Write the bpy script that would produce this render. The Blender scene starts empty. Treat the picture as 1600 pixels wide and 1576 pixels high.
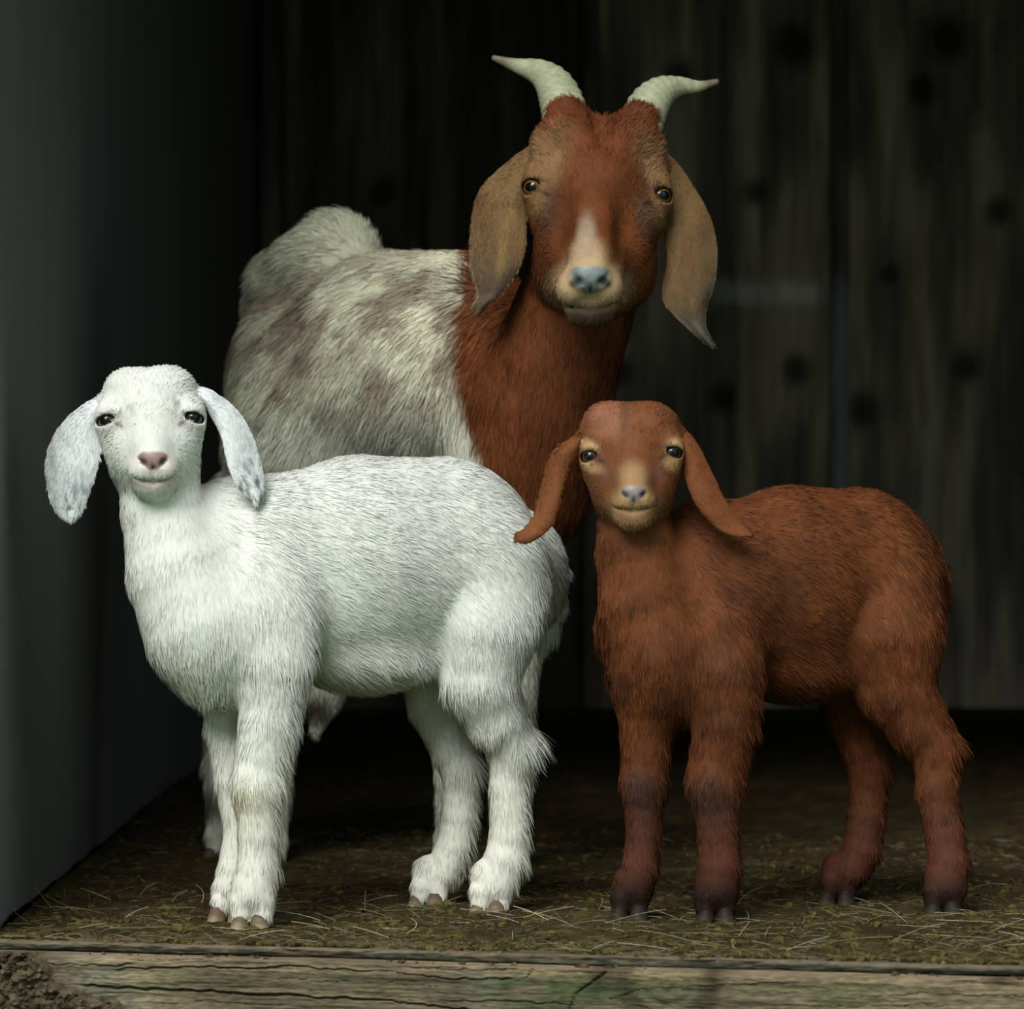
import bpy, bmesh, math, random
import numpy as np
from mathutils import Vector, Matrix

# ------------------------------------------------------------------ camera, world, sun, exposure
scene = bpy.context.scene
COL = scene.collection
FPX, CZ, CD = 6600.0, 0.395, 4.0            # focal length in pixels, camera height, camera is 4 m in front of y = 0
cam_d = bpy.data.cameras.new('camera'); cam = bpy.data.objects.new('camera', cam_d); COL.objects.link(cam)
cam.location = (0, -CD, CZ); cam.rotation_euler = (math.radians(90), 0, 0)
cam_d.sensor_fit = 'HORIZONTAL'; cam_d.sensor_width = 36.0; cam_d.lens = 36.0 * FPX / 1600.0
cam_d.clip_start = 0.1; cam_d.clip_end = 200
cam_d.dof.use_dof = True; cam_d.dof.focus_distance = 4.02; cam_d.dof.aperture_fstop = 9.0
scene.camera = cam

world = bpy.data.worlds.new('overcast_sky'); scene.world = world; world.use_nodes = True
wn = world.node_tree; wn.nodes.clear()
wo = wn.nodes.new('ShaderNodeOutputWorld'); wb = wn.nodes.new('ShaderNodeBackground')
wg = wn.nodes.new('ShaderNodeTexCoord'); ws = wn.nodes.new('ShaderNodeSeparateXYZ'); wr = wn.nodes.new('ShaderNodeValToRGB')
wr.color_ramp.elements[0].position = 0.0; wr.color_ramp.elements[0].color = (0.58, 0.68, 0.67, 1)
wr.color_ramp.elements[1].position = 0.7; wr.color_ramp.elements[1].color = (0.86, 1.0, 1.0, 1)
wn.links.new(wg.outputs['Generated'], ws.inputs[0]); wn.links.new(ws.outputs['Z'], wr.inputs[0])
wn.links.new(wr.outputs[0], wb.inputs[0]); wb.inputs[1].default_value = 0.72
wn.links.new(wb.outputs[0], wo.inputs[0])

sun_d = bpy.data.lights.new('hazy_sun', 'SUN'); sun = bpy.data.objects.new('hazy_sun', sun_d); COL.objects.link(sun)
sun_d.energy = 3.3; sun_d.angle = math.radians(32); sun_d.color = (0.98, 1.0, 0.95)
sun.location = (-2, -6, 6)
sun.rotation_euler = Vector((0.26, 0.70, -0.66)).to_track_quat('-Z', 'Y').to_euler()   # high, from the open front

vs = scene.view_settings
scene.display_settings.display_device = 'sRGB'
vs.view_transform = 'Standard'; vs.look = 'None'; vs.exposure = 0.0; vs.gamma = 1.0; vs.use_curve_mapping = False
cy = scene.cycles
cy.use_denoising = True; cy.max_bounces = 6; cy.diffuse_bounces = 3; cy.glossy_bounces = 2
cy.caustics_reflective = False; cy.caustics_refractive = False

HAIR = 1.0                                  # fur amount
rng = np.random.default_rng(7)

# ------------------------------------------------------------------ small helpers
def P(px, py, d):
    return np.array([(px - 800.0) * d / FPX, d - CD, CZ - (py - 788.0) * d / FPX])

def h3(i, j, k, s):
    n = (i * 73856093) ^ (j * 19349663) ^ (k * 83492791) ^ (s * 2654435761)
    n = (n ^ (n >> 13)) * 1274126177
    n = n ^ (n >> 16)
    return (n & 0xFFFFFF) / float(0xFFFFFF)

def vnoise(p, s=0):
    p = np.asarray(p, float)
    f = np.floor(p); t = p - f; t = t * t * (3 - 2 * t); f = f.astype(np.int64)
    i, j, k = f[..., 0], f[..., 1], f[..., 2]; x, y, z = t[..., 0], t[..., 1], t[..., 2]
    L = lambda a, b, u: a + (b - a) * u
    c = lambda a, b, d: h3(i + a, j + b, k + d, s)
    return L(L(L(c(0,0,0), c(1,0,0), x), L(c(0,1,0), c(1,1,0), x), y),
             L(L(c(0,0,1), c(1,0,1), x), L(c(0,1,1), c(1,1,1), x), y), z)

def fbm(p, s=0, o=4):
    p = np.asarray(p, float); a = 0.5; r = 0; n = 0
    for q in range(o):
        r = r + a * vnoise(p * (2 ** q), s + q * 17); n += a; a *= 0.5
    return r / n

def vec_noise(p, s):
    return np.stack([vnoise(p, s), vnoise(p, s + 101), vnoise(p, s + 202)], -1) * 2 - 1

def unit(v):
    return v / np.maximum(np.linalg.norm(v, axis=-1, keepdims=True), 1e-9)

def sstep(a, b, x):
    t = np.clip((x - a) / (b - a), 0, 1); return t * t * (3 - 2 * t)

def catmull(pts, n):
    pts = np.asarray(pts, float); m = len(pts)
    e = np.vstack([2 * pts[0] - pts[1], pts, 2 * pts[-1] - pts[-2]])
    u = np.linspace(0, m - 1, n); i = np.minimum(u.astype(int), m - 2); t = (u - i)[:, None]
    p0, p1, p2, p3 = e[i], e[i + 1], e[i + 2], e[i + 3]
    return 0.5 * (2 * p1 + (p2 - p0) * t + (2 * p0 - 5 * p1 + 4 * p2 - p3) * t ** 2 + (3 * p1 - p0 - 3 * p2 + p3) * t ** 3)

# ------------------------------------------------------------------ mesh / object makers
def raw_mesh(name, V, F, col=None, hair=None, smooth=True):
    """V verts, F quads or triangles; hair = (verts, triangles, colours, normals) of thin tapered hairs that belong to the same surface"""
    me = bpy.data.meshes.new(name)
    V = np.asarray(V, np.float32); F = np.asarray(F, np.int32); nv = len(V); k = F.shape[1]
    A = V; li = F.ravel(); ls = np.arange(0, F.size, k, dtype=np.int32); N = None
    if hair is not None:
        hv, ht, hc, hn = hair
        A = np.vstack([V, hv.astype(np.float32)]); ls = np.concatenate([ls, F.size + np.arange(0, ht.size, 3, dtype=np.int32)])
        li = np.concatenate([li, (ht + nv).astype(np.int32).ravel()])
        N = np.vstack([vert_normals(V.astype(float), F)[0], hn]).astype(np.float32)
    me.vertices.add(len(A)); me.vertices.foreach_set('co', A.ravel())
    me.loops.add(len(li)); me.loops.foreach_set('vertex_index', li)
    me.polygons.add(len(ls)); me.polygons.foreach_set('loop_start', ls)
    me.polygons.foreach_set('use_smooth', np.full(len(ls), smooth))
    me.update(calc_edges=True)
    if col is not None:
        C = np.ones((len(A), 4), np.float32); C[:nv, :3] = np.asarray(col)[:, :3]
        if hair is not None: C[nv:, :3] = hc
        at = me.attributes.new('Col', 'FLOAT_COLOR', 'POINT'); at.data.foreach_set('color', C.ravel())
    if N is not None:
        me.normals_split_custom_set_from_vertices(N)
    return me

def link(name, me, mat=None, parent=None):
    o = bpy.data.objects.new(name, me); COL.objects.link(o)
    if mat is not None: me.materials.append(mat)
    if parent is not None:
        o.parent = parent; o.matrix_parent_inverse = parent.matrix_basis.inverted()
    return o

def empty(name, loc, label=None, cat=None, kind=None):
    o = bpy.data.objects.new(name, None); COL.objects.link(o); o.location = loc; o.empty_display_size = 0.05
    if label: o['label'] = label
    if cat: o['category'] = cat
    if kind: o['kind'] = kind
    return o

def box_mesh(name, x0, x1, y0, y1, z0, z1, bev=0.0):
    bm = bmesh.new(); bmesh.ops.create_cube(bm, size=1)
    for v in bm.verts:
        v.co = ((x0 + x1) / 2 + v.co.x * (x1 - x0), (y0 + y1) / 2 + v.co.y * (y1 - y0), (z0 + z1) / 2 + v.co.z * (z1 - z0))
    if bev: bmesh.ops.bevel(bm, geom=bm.edges[:], offset=bev, segments=2, affect='EDGES', profile=0.5)
    me = bpy.data.meshes.new(name); bm.to_mesh(me); bm.free(); return me

# ------------------------------------------------------------------ materials
def mat_base(name, rough=0.7, spec=0.3):
    m = bpy.data.materials.new(name); m.use_nodes = True
    b = m.node_tree.nodes['Principled BSDF']
    b.inputs['Roughness'].default_value = rough; b.inputs['Specular IOR Level'].default_value = spec
    return m, b, m.node_tree.nodes, m.node_tree.links

def mat_attr(name, rough=0.7, spec=0.3, scale=(80, 80, 80), amount=0.35, bump=0.3, dist=0.002, sheen=0.0):
    """colour attribute broken up by procedural noise, noise bump"""
    m, b, N, L = mat_base(name, rough, spec)
    a = N.new('ShaderNodeAttribute'); a.attribute_name = 'Col'
    tc = N.new('ShaderNodeTexCoord'); mp = N.new('ShaderNodeMapping'); mp.inputs['Scale'].default_value = scale
    n = N.new('ShaderNodeTexNoise'); n.inputs['Scale'].default_value = 1.0; n.inputs['Detail'].default_value = 6
    L.new(tc.outputs['Object'], mp.inputs[0]); L.new(mp.outputs[0], n.inputs['Vector'])
    mr = N.new('ShaderNodeMapRange'); mr.inputs[1].default_value = 0.25; mr.inputs[2].default_value = 0.75
    mr.inputs[3].default_value = 1 - amount; mr.inputs[4].default_value = 1 + amount
    L.new(n.outputs['Fac'], mr.inputs[0])
    mx = N.new('ShaderNodeVectorMath'); mx.operation = 'SCALE'
    L.new(a.outputs['Color'], mx.inputs[0]); L.new(mr.outputs[0], mx.inputs['Scale']); L.new(mx.outputs[0], b.inputs['Base Color'])
    if bump:
        bp = N.new('ShaderNodeBump'); bp.inputs['Strength'].default_value = bump; bp.inputs['Distance'].default_value = dist
        L.new(n.outputs['Fac'], bp.inputs['Height']); L.new(bp.outputs[0], b.inputs['Normal'])
    if sheen: b.inputs['Sheen Weight'].default_value = sheen
    return m

M = {}
M['fur'] = mat_attr('goat_fur', 0.68, 0.14, (400, 400, 120), 0.10, 0.0)
M['nose'] = mat_attr('nose_skin', 0.38, 0.5, (900, 900, 900), 0.15, 0.5, 0.0008)
M['hoof'] = mat_attr('hoof_horn', 0.6, 0.2, (120, 120, 500), 0.35, 0.3, 0.0008)
M['horn'] = mat_attr('horn_keratin', 0.5, 0.35, (160, 160, 420), 0.22, 0.5, 0.001)
M['wall'] = mat_attr('old_barn_boards', 0.85, 0.15, (60, 60, 5), 0.45, 0.4, 0.004)
M['paint'] = mat_attr('added_wall_grey', 0.8, 0.15, (9, 9, 1.5), 0.10, 0.1, 0.002)
M['sill'] = mat_attr('weathered_timber', 0.85, 0.2, (40, 420, 420), 0.5, 0.9, 0.002)
M['soil'] = mat_attr('dung_and_litter', 0.95, 0.1, (220, 220, 220), 0.5, 0.7, 0.003)
M['straw'] = mat_attr('dry_straw', 0.6, 0.3, (200, 200, 200), 0.2, 0.0)

def mat_eye(name, iris, dark):
    """eyeball: iris ring and a wide dark pupil about the local -Y axis, wet surface"""
    m, b, N, L = mat_base(name, 0.06, 0.25)
    tc = N.new('ShaderNodeTexCoord'); sp = N.new('ShaderNodeSeparateXYZ'); L.new(tc.outputs['Object'], sp.inputs[0])
    def math_(op, x, y=None):
        q = N.new('ShaderNodeMath'); q.operation = op
        for k, v in enumerate((x, y)):
            if v is None: continue
            if isinstance(v, (int, float)): q.inputs[k].default_value = v
            else: L.new(v, q.inputs[k])
        return q.outputs[0]
    x2 = math_('POWER', sp.outputs['X'], 2.0); z2 = math_('POWER', sp.outputs['Z'], 2.0)
    rad = math_('SQRT', math_('ADD', x2, z2))
    pup = math_('SQRT', math_('ADD', x2, math_('MULTIPLY', z2, 2.0)))
    r1 = N.new('ShaderNodeValToRGB'); L.new(rad, r1.inputs[0])
    e = r1.color_ramp.elements; e[0].position = 0.30; e[0].color = (*iris, 1); e[1].position = 0.66; e[1].color = (iris[0]*0.7, iris[1]*0.65, iris[2]*0.6, 1)
    q = r1.color_ramp.elements.new(0.78); q.color = (*dark, 1)
    r2 = N.new('ShaderNodeValToRGB'); L.new(pup, r2.inputs[0])
    e = r2.color_ramp.elements; e[0].position = 0.52; e[0].color = (0, 0, 0, 1); e[1].position = 0.57; e[1].color = (1, 1, 1, 1)
    n = N.new('ShaderNodeTexNoise'); n.inputs['Scale'].default_value = 9; L.new(tc.outputs['Object'], n.inputs['Vector'])
    mx = N.new('ShaderNodeMix'); mx.data_type = 'RGBA'
    L.new(r2.outputs[0], mx.inputs['Factor']); mx.inputs['A'].default_value = (0.004, 0.005, 0.007, 1); L.new(r1.outputs[0], mx.inputs['B'])
    m2 = N.new('ShaderNodeMix'); m2.data_type = 'RGBA'; m2.blend_type = 'MULTIPLY'; m2.inputs['Factor'].default_value = 0.5
    L.new(mx.outputs['Result'], m2.inputs['A']); L.new(n.outputs['Color'], m2.inputs['B']); L.new(m2.outputs['Result'], b.inputs['Base Color'])
    b.inputs['Coat Weight'].default_value = 0.4; b.inputs['Coat Roughness'].default_value = 0.02
    return m

# ------------------------------------------------------------------ implicit surfaces -> one continuous mesh
class Body:
    """smooth union of tapered chains and ellipsoids given by photo position (px, py) and w = pixels towards the camera at depth d0"""
    def __init__(self, d0):
        self.d0 = d0; self.s0 = FPX / d0; self.pr = []
    def d(self, w): return self.d0 - w / self.s0
    def p(self, px, py, w): return P(px, py, self.d(w))
    def r(self, r, w): return r * self.d(w) / FPX
    def floor_w(self, py): return (self.d0 - CZ * FPX / (py - 788.0)) * self.s0
    def chain(self, pts, k=30, flow=None, hl=10, el=0.35, tag=0, sub=False, flat=None, down=0.0, joint=5):
        segs = []
        for a, b in zip(pts[:-1], pts[1:]):
            A = self.p(*a[:3]); B = self.p(*b[:3]); ra, rb = self.r(a[3], a[2]), self.r(b[3], b[2])
            f = unit(B - A) if flow is None else np.asarray(flow, float)
            f = unit(f + np.array([0, 0, -down]))
            R = max(ra, rb)
            segs.append(dict(t='c', A=A, B=B, ra=ra, rb=rb, flow=f, flat=flat, hl=hl / self.s0, el=el, tag=tag, lo=np.minimum(A, B) - R, hi=np.maximum(A, B) + R))
        self.pr.append(dict(t='m', segs=segs, k=k / self.s0, j=joint / self.s0, sub=sub, lo=np.min([q['lo'] for q in segs], 0), hi=np.max([q['hi'] for q in segs], 0)))
    def ell(self, c, r, k=25, rot=(0, 0, 0), flow=(0, 0, -1), hl=10, el=0.35, tag=0, sub=False):
        C = self.p(*c); R = np.array([self.r(r[0], c[2]), self.r(r[2], c[2]), self.r(r[1], c[2])])
        from mathutils import Euler
        m = np.array(Euler([math.radians(q) for q in rot]).to_matrix())
        self.pr.append(dict(t='e', C=C, R=R, m=m, k=k / self.s0, flow=unit(np.asarray(flow, float)), hl=hl / self.s0, el=el, tag=tag, sub=sub,
                            lo=C - R.max(), hi=C + R.max()))
    def dist(self, q, X):
        if q['t'] == 'm':                       # one limb: its segments meet without swelling at the joints
            D = None
            for e in q['segs']:
                d = self.dist(e, X)
                if D is None: D = d; continue
                h = np.maximum(q['j'] - np.abs(D - d), 0) / q['j']; D = np.minimum(D, d) - h * h * q['j'] * 0.25
            return D
        if q['t'] == 'c':
            A, B = q['A'], q['B']
            if q['flat'] is not None:
                ax, f = q['flat']; ax = np.asarray(ax)
                mid = (A + B) / 2
                X = X + ((X - A) @ ax - ((X - A) @ (B - A) / max((B - A) @ (B - A), 1e-9)).clip(0, 1) * ((B - A) @ ax))[:, None] * ax * (f - 1)
            ba = B - A; pa = X - A
            h = np.clip((pa @ ba) / max(ba @ ba, 1e-12), 0, 1)
            return np.linalg.norm(pa - h[:, None] * ba, axis=1) - (q['ra'] + (q['rb'] - q['ra']) * h)
        Y = (X - q['C']) @ q['m']
        k0 = np.linalg.norm(Y / q['R'], axis=1); k1 = np.linalg.norm(Y / q['R'] ** 2, axis=1)
        return k0 * (k0 - 1) / np.maximum(k1, 1e-9)
    def f(self, X, margin=0.06):
        D = np.full(len(X), 0.5)
        for q in self.pr:
            mg = margin + q['k']
            ix = np.nonzero(((X > q['lo'] - mg) & (X < q['hi'] + mg)).all(1))[0]
            if not len(ix): continue
            d = self.dist(q, X[ix]); a = D[ix]; k = q['k']
            if q['sub']:
                h = np.maximum(k - np.abs(a + d), 0) / k; D[ix] = np.maximum(a, -d) + h * h * k * 0.25
            else:
                h = np.maximum(k - np.abs(a - d), 0) / k; D[ix] = np.minimum(a, d) - h * h * k * 0.25
        return D
    def surf(self, px, py, w0=500, w1=-700):
        w = np.arange(w0, w1, -1.0)
        X = np.stack([self.p(px, py, u) for u in w]); D = self.f(X)
        i = np.nonzero(D < 0)[0]
        return w[i[0]] if len(i) else None
    def mesh(self, cell=0.002):
        lo = np.min([q['lo'] for q in self.pr if not q['sub']], 0) - 0.03; hi = np.max([q['hi'] for q in self.pr if not q['sub']], 0) + 0.03
        sizes = [cell * 12, cell * 4, cell]
        n = np.ceil((hi - lo) / sizes[0]).astype(int)
        I = np.stack(np.meshgrid(*[np.arange(v) for v in n], indexing='ij'), -1).reshape(-1, 3)
        for lv, s in enumerate(sizes):
            if lv:
                r = int(round(sizes[lv - 1] / s)); o = np.stack(np.meshgrid(*[np.arange(r)] * 3, indexing='ij'), -1).reshape(-1, 3)
                I = (I[:, None, :] * r + o[None]).reshape(-1, 3)
            D = self.f(lo + (I + 0.5) * s); I = I[np.abs(D) < s * (1.35 if lv < 2 else 1.6)]
        S = 1 << 20
        key = lambda J: (J[:, 0] * S + J[:, 1]) * S + J[:, 2]
        c8 = np.array([[a, b, c] for a in (0, 1) for b in (0, 1) for c in (0, 1)])
        CK = key((I[:, None, :] + c8[None]).reshape(-1, 3))
        U, inv = np.unique(CK, return_inverse=True)
        UJ = np.stack([U // (S * S), (U // S) % S, U % S], 1)
        val = self.f(lo + UJ * cell)
        cv = val[inv].reshape(-1, 8)
        act = (cv < 0).any(1) & (cv >= 0).any(1)
        I = I[act]; cv = cv[act]; cid = inv.reshape(-1, 8)[act]
        acc = np.zeros((len(I), 3)); cnt = np.zeros(len(I))
        for a in range(8):
            for b in range(a + 1, 8):
                if np.abs(c8[a] - c8[b]).sum() != 1: continue
                va, vb = cv[:, a], cv[:, b]; m = (va < 0) != (vb < 0)
                t = np.where(m, va / np.where(va == vb, 1, va - vb), 0)
                acc += np.where(m[:, None], c8[a] + t[:, None] * (c8[b] - c8[a]), 0); cnt += m
        V = lo + (I + acc / cnt[:, None]) * cell
        ck = key(I); order = np.argsort(ck); cks = ck[order]
        F = []
        for ax in range(3):
            e = np.zeros(3, int); e[ax] = 1
            u, v = [np.eye(3, dtype=int)[(ax + j) % 3] for j in (1, 2)]
            # edges starting at cell origin corner along ax
            ib = int(e @ [4, 2, 1])
            va, vb = cv[:, 0], cv[:, ib]; m = (va < 0) != (vb < 0)
            J = I[m]; quad = []
            for off in (0 * u, -u, -u - v, -v):
                kk = key(J + off); pos = np.clip(np.searchsorted(cks, kk), 0, len(cks) - 1)
                quad.append(np.where(cks[pos] == kk, order[pos], -1))
            Q = np.stack(quad, 1); ok = (Q >= 0).all(1); Q = Q[ok]; flip = (va[m][ok] >= 0)
            Q[flip] = Q[flip][:, ::-1]
            F.append(Q)
        F = np.vstack(F)
        used = np.unique(F); rm = np.full(len(V), -1); rm[used] = np.arange(len(used))
        return V[used], rm[F]
    def attrs(self, V, tau=0.012):
        W = np.zeros(len(V)) + 1e-12; fl = np.zeros((len(V), 3)); hl = np.zeros(len(V)); el = np.zeros(len(V))
        best = np.full(len(V), 9.0); tag = np.zeros(len(V), int)
        for q in [e for q in self.pr if not q['sub'] for e in (q['segs'] if q['t'] == 'm' else [q])]:
            ix = np.nonzero(((V > q['lo'] - 0.05) & (V < q['hi'] + 0.05)).all(1))[0]
            if not len(ix): continue
            d = self.dist(q, V[ix]); w = np.exp(-np.clip(d, -0.02, 1) / tau)
            W[ix] += w; fl[ix] += w[:, None] * q['flow']; hl[ix] += w * q['hl']; el[ix] += w * q['el']
            b = d < best[ix]; best[ix[b]] = d[b]; tag[ix[b]] = q['tag']
        return fl / W[:, None], hl / W, el / W, tag

def vert_normals(V, F):
    a, b, c, d = (V[F[:, i]] for i in range(4))
    n = np.cross(c - a, d - b); N = np.zeros_like(V)
    for i in range(4):
        for j in range(3): N[:, j] += np.bincount(F[:, i], n[:, j], len(V))
    return unit(N), np.linalg.norm(n, axis=1) * 0.5

def project(V):
    d = V[:, 1] + CD
    return 800 + V[:, 0] * FPX / d, 788 - (V[:, 2] - CZ) * FPX / d

def make_hair(V, F, N, area, flow, hl, el, col, n, seed, rad=0.00046, wave=0.016, amp=0.28, grav=0.12, jit=0.22, var=0.16, mask=None, clump=0.32, nmix=0.28, streak=0.28):
    r = np.random.default_rng(seed); n = int(n * HAIR)
    L4 = hl[F].mean(1); w = area * (L4 > 0.0008) / np.maximum(L4, 0.004) ** 0.8
    back = N[F].mean(1) @ np.array([0, 1.0, 0]); w = w * np.where(back > 0.35, 0.3, 1.0)      # the far side gets a thinner coat
    if mask is not None: w = w * mask[F].min(1)
    fi = r.choice(len(F), n, p=w / w.sum())
    u, v = r.random(n), r.random(n)
    wt = np.stack([(1 - u) * (1 - v), u * (1 - v), u * v, (1 - u) * v], 1)
    I = lambda A: (A[F[fi]] * (wt[:, :, None] if A.ndim == 2 else wt)).sum(1)
    R, nn, fl, L, E, C = I(V), unit(I(N)), I(flow), I(hl), I(el), I(col)
    fl = fl + amp * vec_noise(R / wave, seed) + clump * vec_noise(R / (wave * 0.3), seed + 5) * 0.7 + jit * r.normal(size=(n, 3)) * 0.5
    fl = unit(fl - (fl * nn).sum(1, keepdims=True) * nn)
    L = L * (0.8 + 0.4 * vnoise(R / 0.011, seed + 9)) * (0.6 + 0.8 * r.random(n))
    E = E * (0.5 + 1.0 * r.random(n))
    t = np.array([0, 0.52, 1.0])[None, :, None]
    H = R[:, None] - nn[:, None] * 0.0006 + L[:, None, None] * (fl[:, None] * t + nn[:, None] * (E[:, None, None] * t * (1 - 0.45 * t)) + np.array([0, 0, -grav]) * t * t)
    T = unit(np.gradient(H, axis=1)); S = unit(np.cross(T, nn[:, None]))
    ang = r.uniform(-0.9, 0.9, n)[:, None, None]
    S = unit(S * np.cos(ang) + np.cross(T, S) * np.sin(ang))
    rr = (rad * (0.7 + 0.6 * r.random(n)))[:, None, None] * np.array([1.0, 0.85])[None, :, None]
    A = H[:, :2] - S[:, :2] * rr; B = H[:, :2] + S[:, :2] * rr
    W = np.stack([A[:, 0], B[:, 0], A[:, 1], B[:, 1], H[:, 2]], 1)
    tri = np.array([[0, 1, 3], [0, 3, 2], [2, 3, 4]])
    g0 = np.cross(W[:, 1] - W[:, 0], W[:, 3] - W[:, 0]); flip = (g0 * nn).sum(1) < 0
    TT = np.repeat(tri[None], n, 0); TT[flip] = TT[flip][:, :, ::-1]
    TT = (TT + (np.arange(n) * 5)[:, None, None]).reshape(-1, 3)
    rn = unit(np.cross(S, T)); rn = rn * np.sign((rn * nn[:, None]).sum(-1, keepdims=True) + 1e-9)
    hn = unit((1 - nmix) * nn[:, None] + nmix * rn)[:, [0, 0, 1, 1, 2]].reshape(-1, 3)
    cv = (1 - var / 2 + var * r.random(n)) * (1 - streak / 2 + streak * vnoise(R / 0.007, seed + 3))
    Cc = np.repeat(np.clip(C[:, :3] * cv[:, None], 0, 0.95), 5, 0)
    return W.reshape(-1, 3), TT, Cc, hn

def blend(C, mask, c):
    return C * (1 - mask[:, None]) + np.asarray(c)[None] * mask[:, None]

def spot(px, py, x, y, rx, ry=None, soft=0.5, rot=0.0):
    ry = ry or rx; c, s = math.cos(rot), math.sin(rot)
    dx, dy = px - x, py - y; a = (dx * c + dy * s) / rx; b = (-dx * s + dy * c) / ry
    return 1 - sstep(1 - soft, 1 + soft, np.sqrt(a * a + b * b))

UP, DN = (0, 0, 1), (0, 0, -1)

# ------------------------------------------------------------------ shared parts of a goat
def eye_setup(g, px, py, r, side, yaw=24, open_=0.52, lid=1.24, tilt=0.0, push=0.86, hl=5):
    """adds lids and an almond opening to the head; returns the eyeball's centre, radius and look direction"""
    w = g.surf(px, py) - r * push
    a = math.radians(yaw) * side
    fw = np.array([math.sin(a), -math.cos(a), 0.0])
    g.ell((px, py, w), (r * lid, r * lid, r * lid), k=r * 0.9, flow=(side * 0.6, 0, 0.5), hl=hl, tag=90)
    C = g.p(px, py, w); R = g.r(r, w)
    q = Vector(fw).to_track_quat('-Y', 'Z').to_euler()
    g.ell((px, py, w), (r * 1.08, r * open_, r * 2.2), k=r * 0.16, rot=(0, -math.degrees(tilt), math.degrees(q.z)), sub=True)
    return C, R, fw

def add_eye(root, C, R, fw, mat):
    bm = bmesh.new(); bmesh.ops.create_uvsphere(bm, u_segments=32, v_segments=20, radius=1.0)
    for v in bm.verts:                       # slight corneal bulge about -Y
        q = max(0.0, -v.co.y - 0.7) / 0.3
        v.co.y -= 0.10 * q * q
    for f in bm.faces: f.smooth = True
    me = bpy.data.meshes.new('eye'); bm.to_mesh(me); bm.free(); me.materials.append(mat)
    o = bpy.data.objects.new('eye', me); COL.objects.link(o)
    o.location = C; o.scale = (R, R, R); o.rotation_euler = Vector(fw).to_track_quat('-Y', 'Z').to_euler()
    o.parent = root; o.matrix_parent_inverse = root.matrix_basis.inverted()
    return o

def ear_part(g, root, rows, thick, bulge, colfn, n, hl, seed, label=None, curl=None):
    """rows: (xl, yl, wl, xr, yr, wr) from the root of the ear to its tip; the flap bulges and has two faces"""
    rows = np.array(rows, float); m = 44; q = catmull(rows, m); nc = 15
    u = np.linspace(0, 1, nc)
    G = np.zeros((m, nc, 3)); T = np.zeros((m, nc, 3))
    for i in range(m):
        tt = i / (m - 1)
        for j in range(nc):
            s = u[j]; wob = 1.0 + 0.25 * math.sin(7 * tt + 3 * s)
            x = q[i, 0] + (q[i, 3] - q[i, 0]) * s; y = q[i, 1] + (q[i, 4] - q[i, 1]) * s
            w = q[i, 2] + (q[i, 5] - q[i, 2]) * s + bulge * wob * math.sin(math.pi * s) * (0.35 + 0.65 * math.sin(math.pi * min(1, tt * 1.2 + 0.1)))
            th = thick * (0.25 + 0.75 * math.sin(math.pi * s) ** 0.5) * (1.25 - 0.5 * tt)
            G[i, j] = g.p(x, y, w + th / 2); T[i, j] = g.p(x, y, w - th / 2)
    V = np.vstack([G.reshape(-1, 3), T.reshape(-1, 3)]); o = m * nc
    id_ = lambda i, j: i * nc + j
    F = []
    for i in range(m - 1):
        for j in range(nc - 1):
            a, b, c, d = id_(i, j), id_(i, j + 1), id_(i + 1, j + 1), id_(i + 1, j)
            F.append((a, d, c, b)); F.append((o + a, o + b, o + c, o + d))
        for j in (0, nc - 1):
            a, d = id_(i, j), id_(i + 1, j)
            F.append((a, o + a, o + d, d) if j == 0 else (a, d, o + d, o + a))
    for j in range(nc - 1):
        for i in (0, m - 1):
            a, b = id_(i, j), id_(i, j + 1)
            F.append((a, b, o + b, o + a) if i == 0 else (a, o + a, o + b, b))
    F = np.array(F); N, ar = vert_normals(V, F)
    if (N[:o] @ np.array([0, -1.0, 0])).mean() < 0: F = F[:, ::-1]; N = -N
    px, py = project(V)
    tt = np.tile(np.repeat(np.linspace(0, 1, m), nc), 2); ss = np.tile(np.tile(u, m), 2)
    C = colfn(px, py, tt, ss, V)
    d = np.zeros((m, nc, 3)); d[:-1] = G[1:] - G[:-1]; d[-1] = d[-2]
    fl = np.tile(unit(d).reshape(-1, 3), (2, 1)); fl = fl + 0.5 * (ss[:, None] - 0.5) * np.array([1.0, 0, 0])
    L = np.full(len(V), hl / g.s0); E = np.full(len(V), 0.25)
    H = make_hair(V, F, N, ar, unit(fl), L, E, C, n, seed, rad=0.0004, amp=0.25, grav=0.05)
    me = raw_mesh('ear', V, F, C, H)
    ob = link('ear', me, M['fur'], root)
    if label: ob['label'] = label
    return ob

def tube(pts, rad, nseg, ring=20, ridge=0.0, nr=14, squash=0.85):
    pts = catmull(pts, nseg); rad = catmull(np.array(rad)[:, None], nseg)[:, 0]
    t = np.gradient(pts, axis=0); t = unit(t)
    up = np.array([0, 1.0, 0.15]); x = unit(np.cross(t, up)); y = np.cross(x, t)
    a = np.linspace(0, 2 * math.pi, ring, endpoint=False)
    s = np.linspace(0, 1, nseg)
    rr = rad * (1 + ridge * np.sin(s ** 0.8 * nr * 2 * math.pi) * (1 - s) ** 0.7)
    V = pts[:, None] + rr[:, None, None] * (np.cos(a)[None, :, None] * x[:, None] + squash * np.sin(a)[None, :, None] * y[:, None])
    F = []
    for i in range(nseg - 1):
        for j in range(ring):
            k = (j + 1) % ring
            F.append((i * ring + j, i * ring + k, (i + 1) * ring + k, (i + 1) * ring + j))
    V = V.reshape(-1, 3); n0 = len(V)
    V = np.vstack([V, pts[-1] + t[-1] * rad[-1] * 0.6])
    for j in range(ring):
        F.append(((nseg - 1) * ring + j, (nseg - 1) * ring + (j + 1) % ring, n0, n0))
    return V, np.array(F), np.repeat(s, ring)

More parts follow.
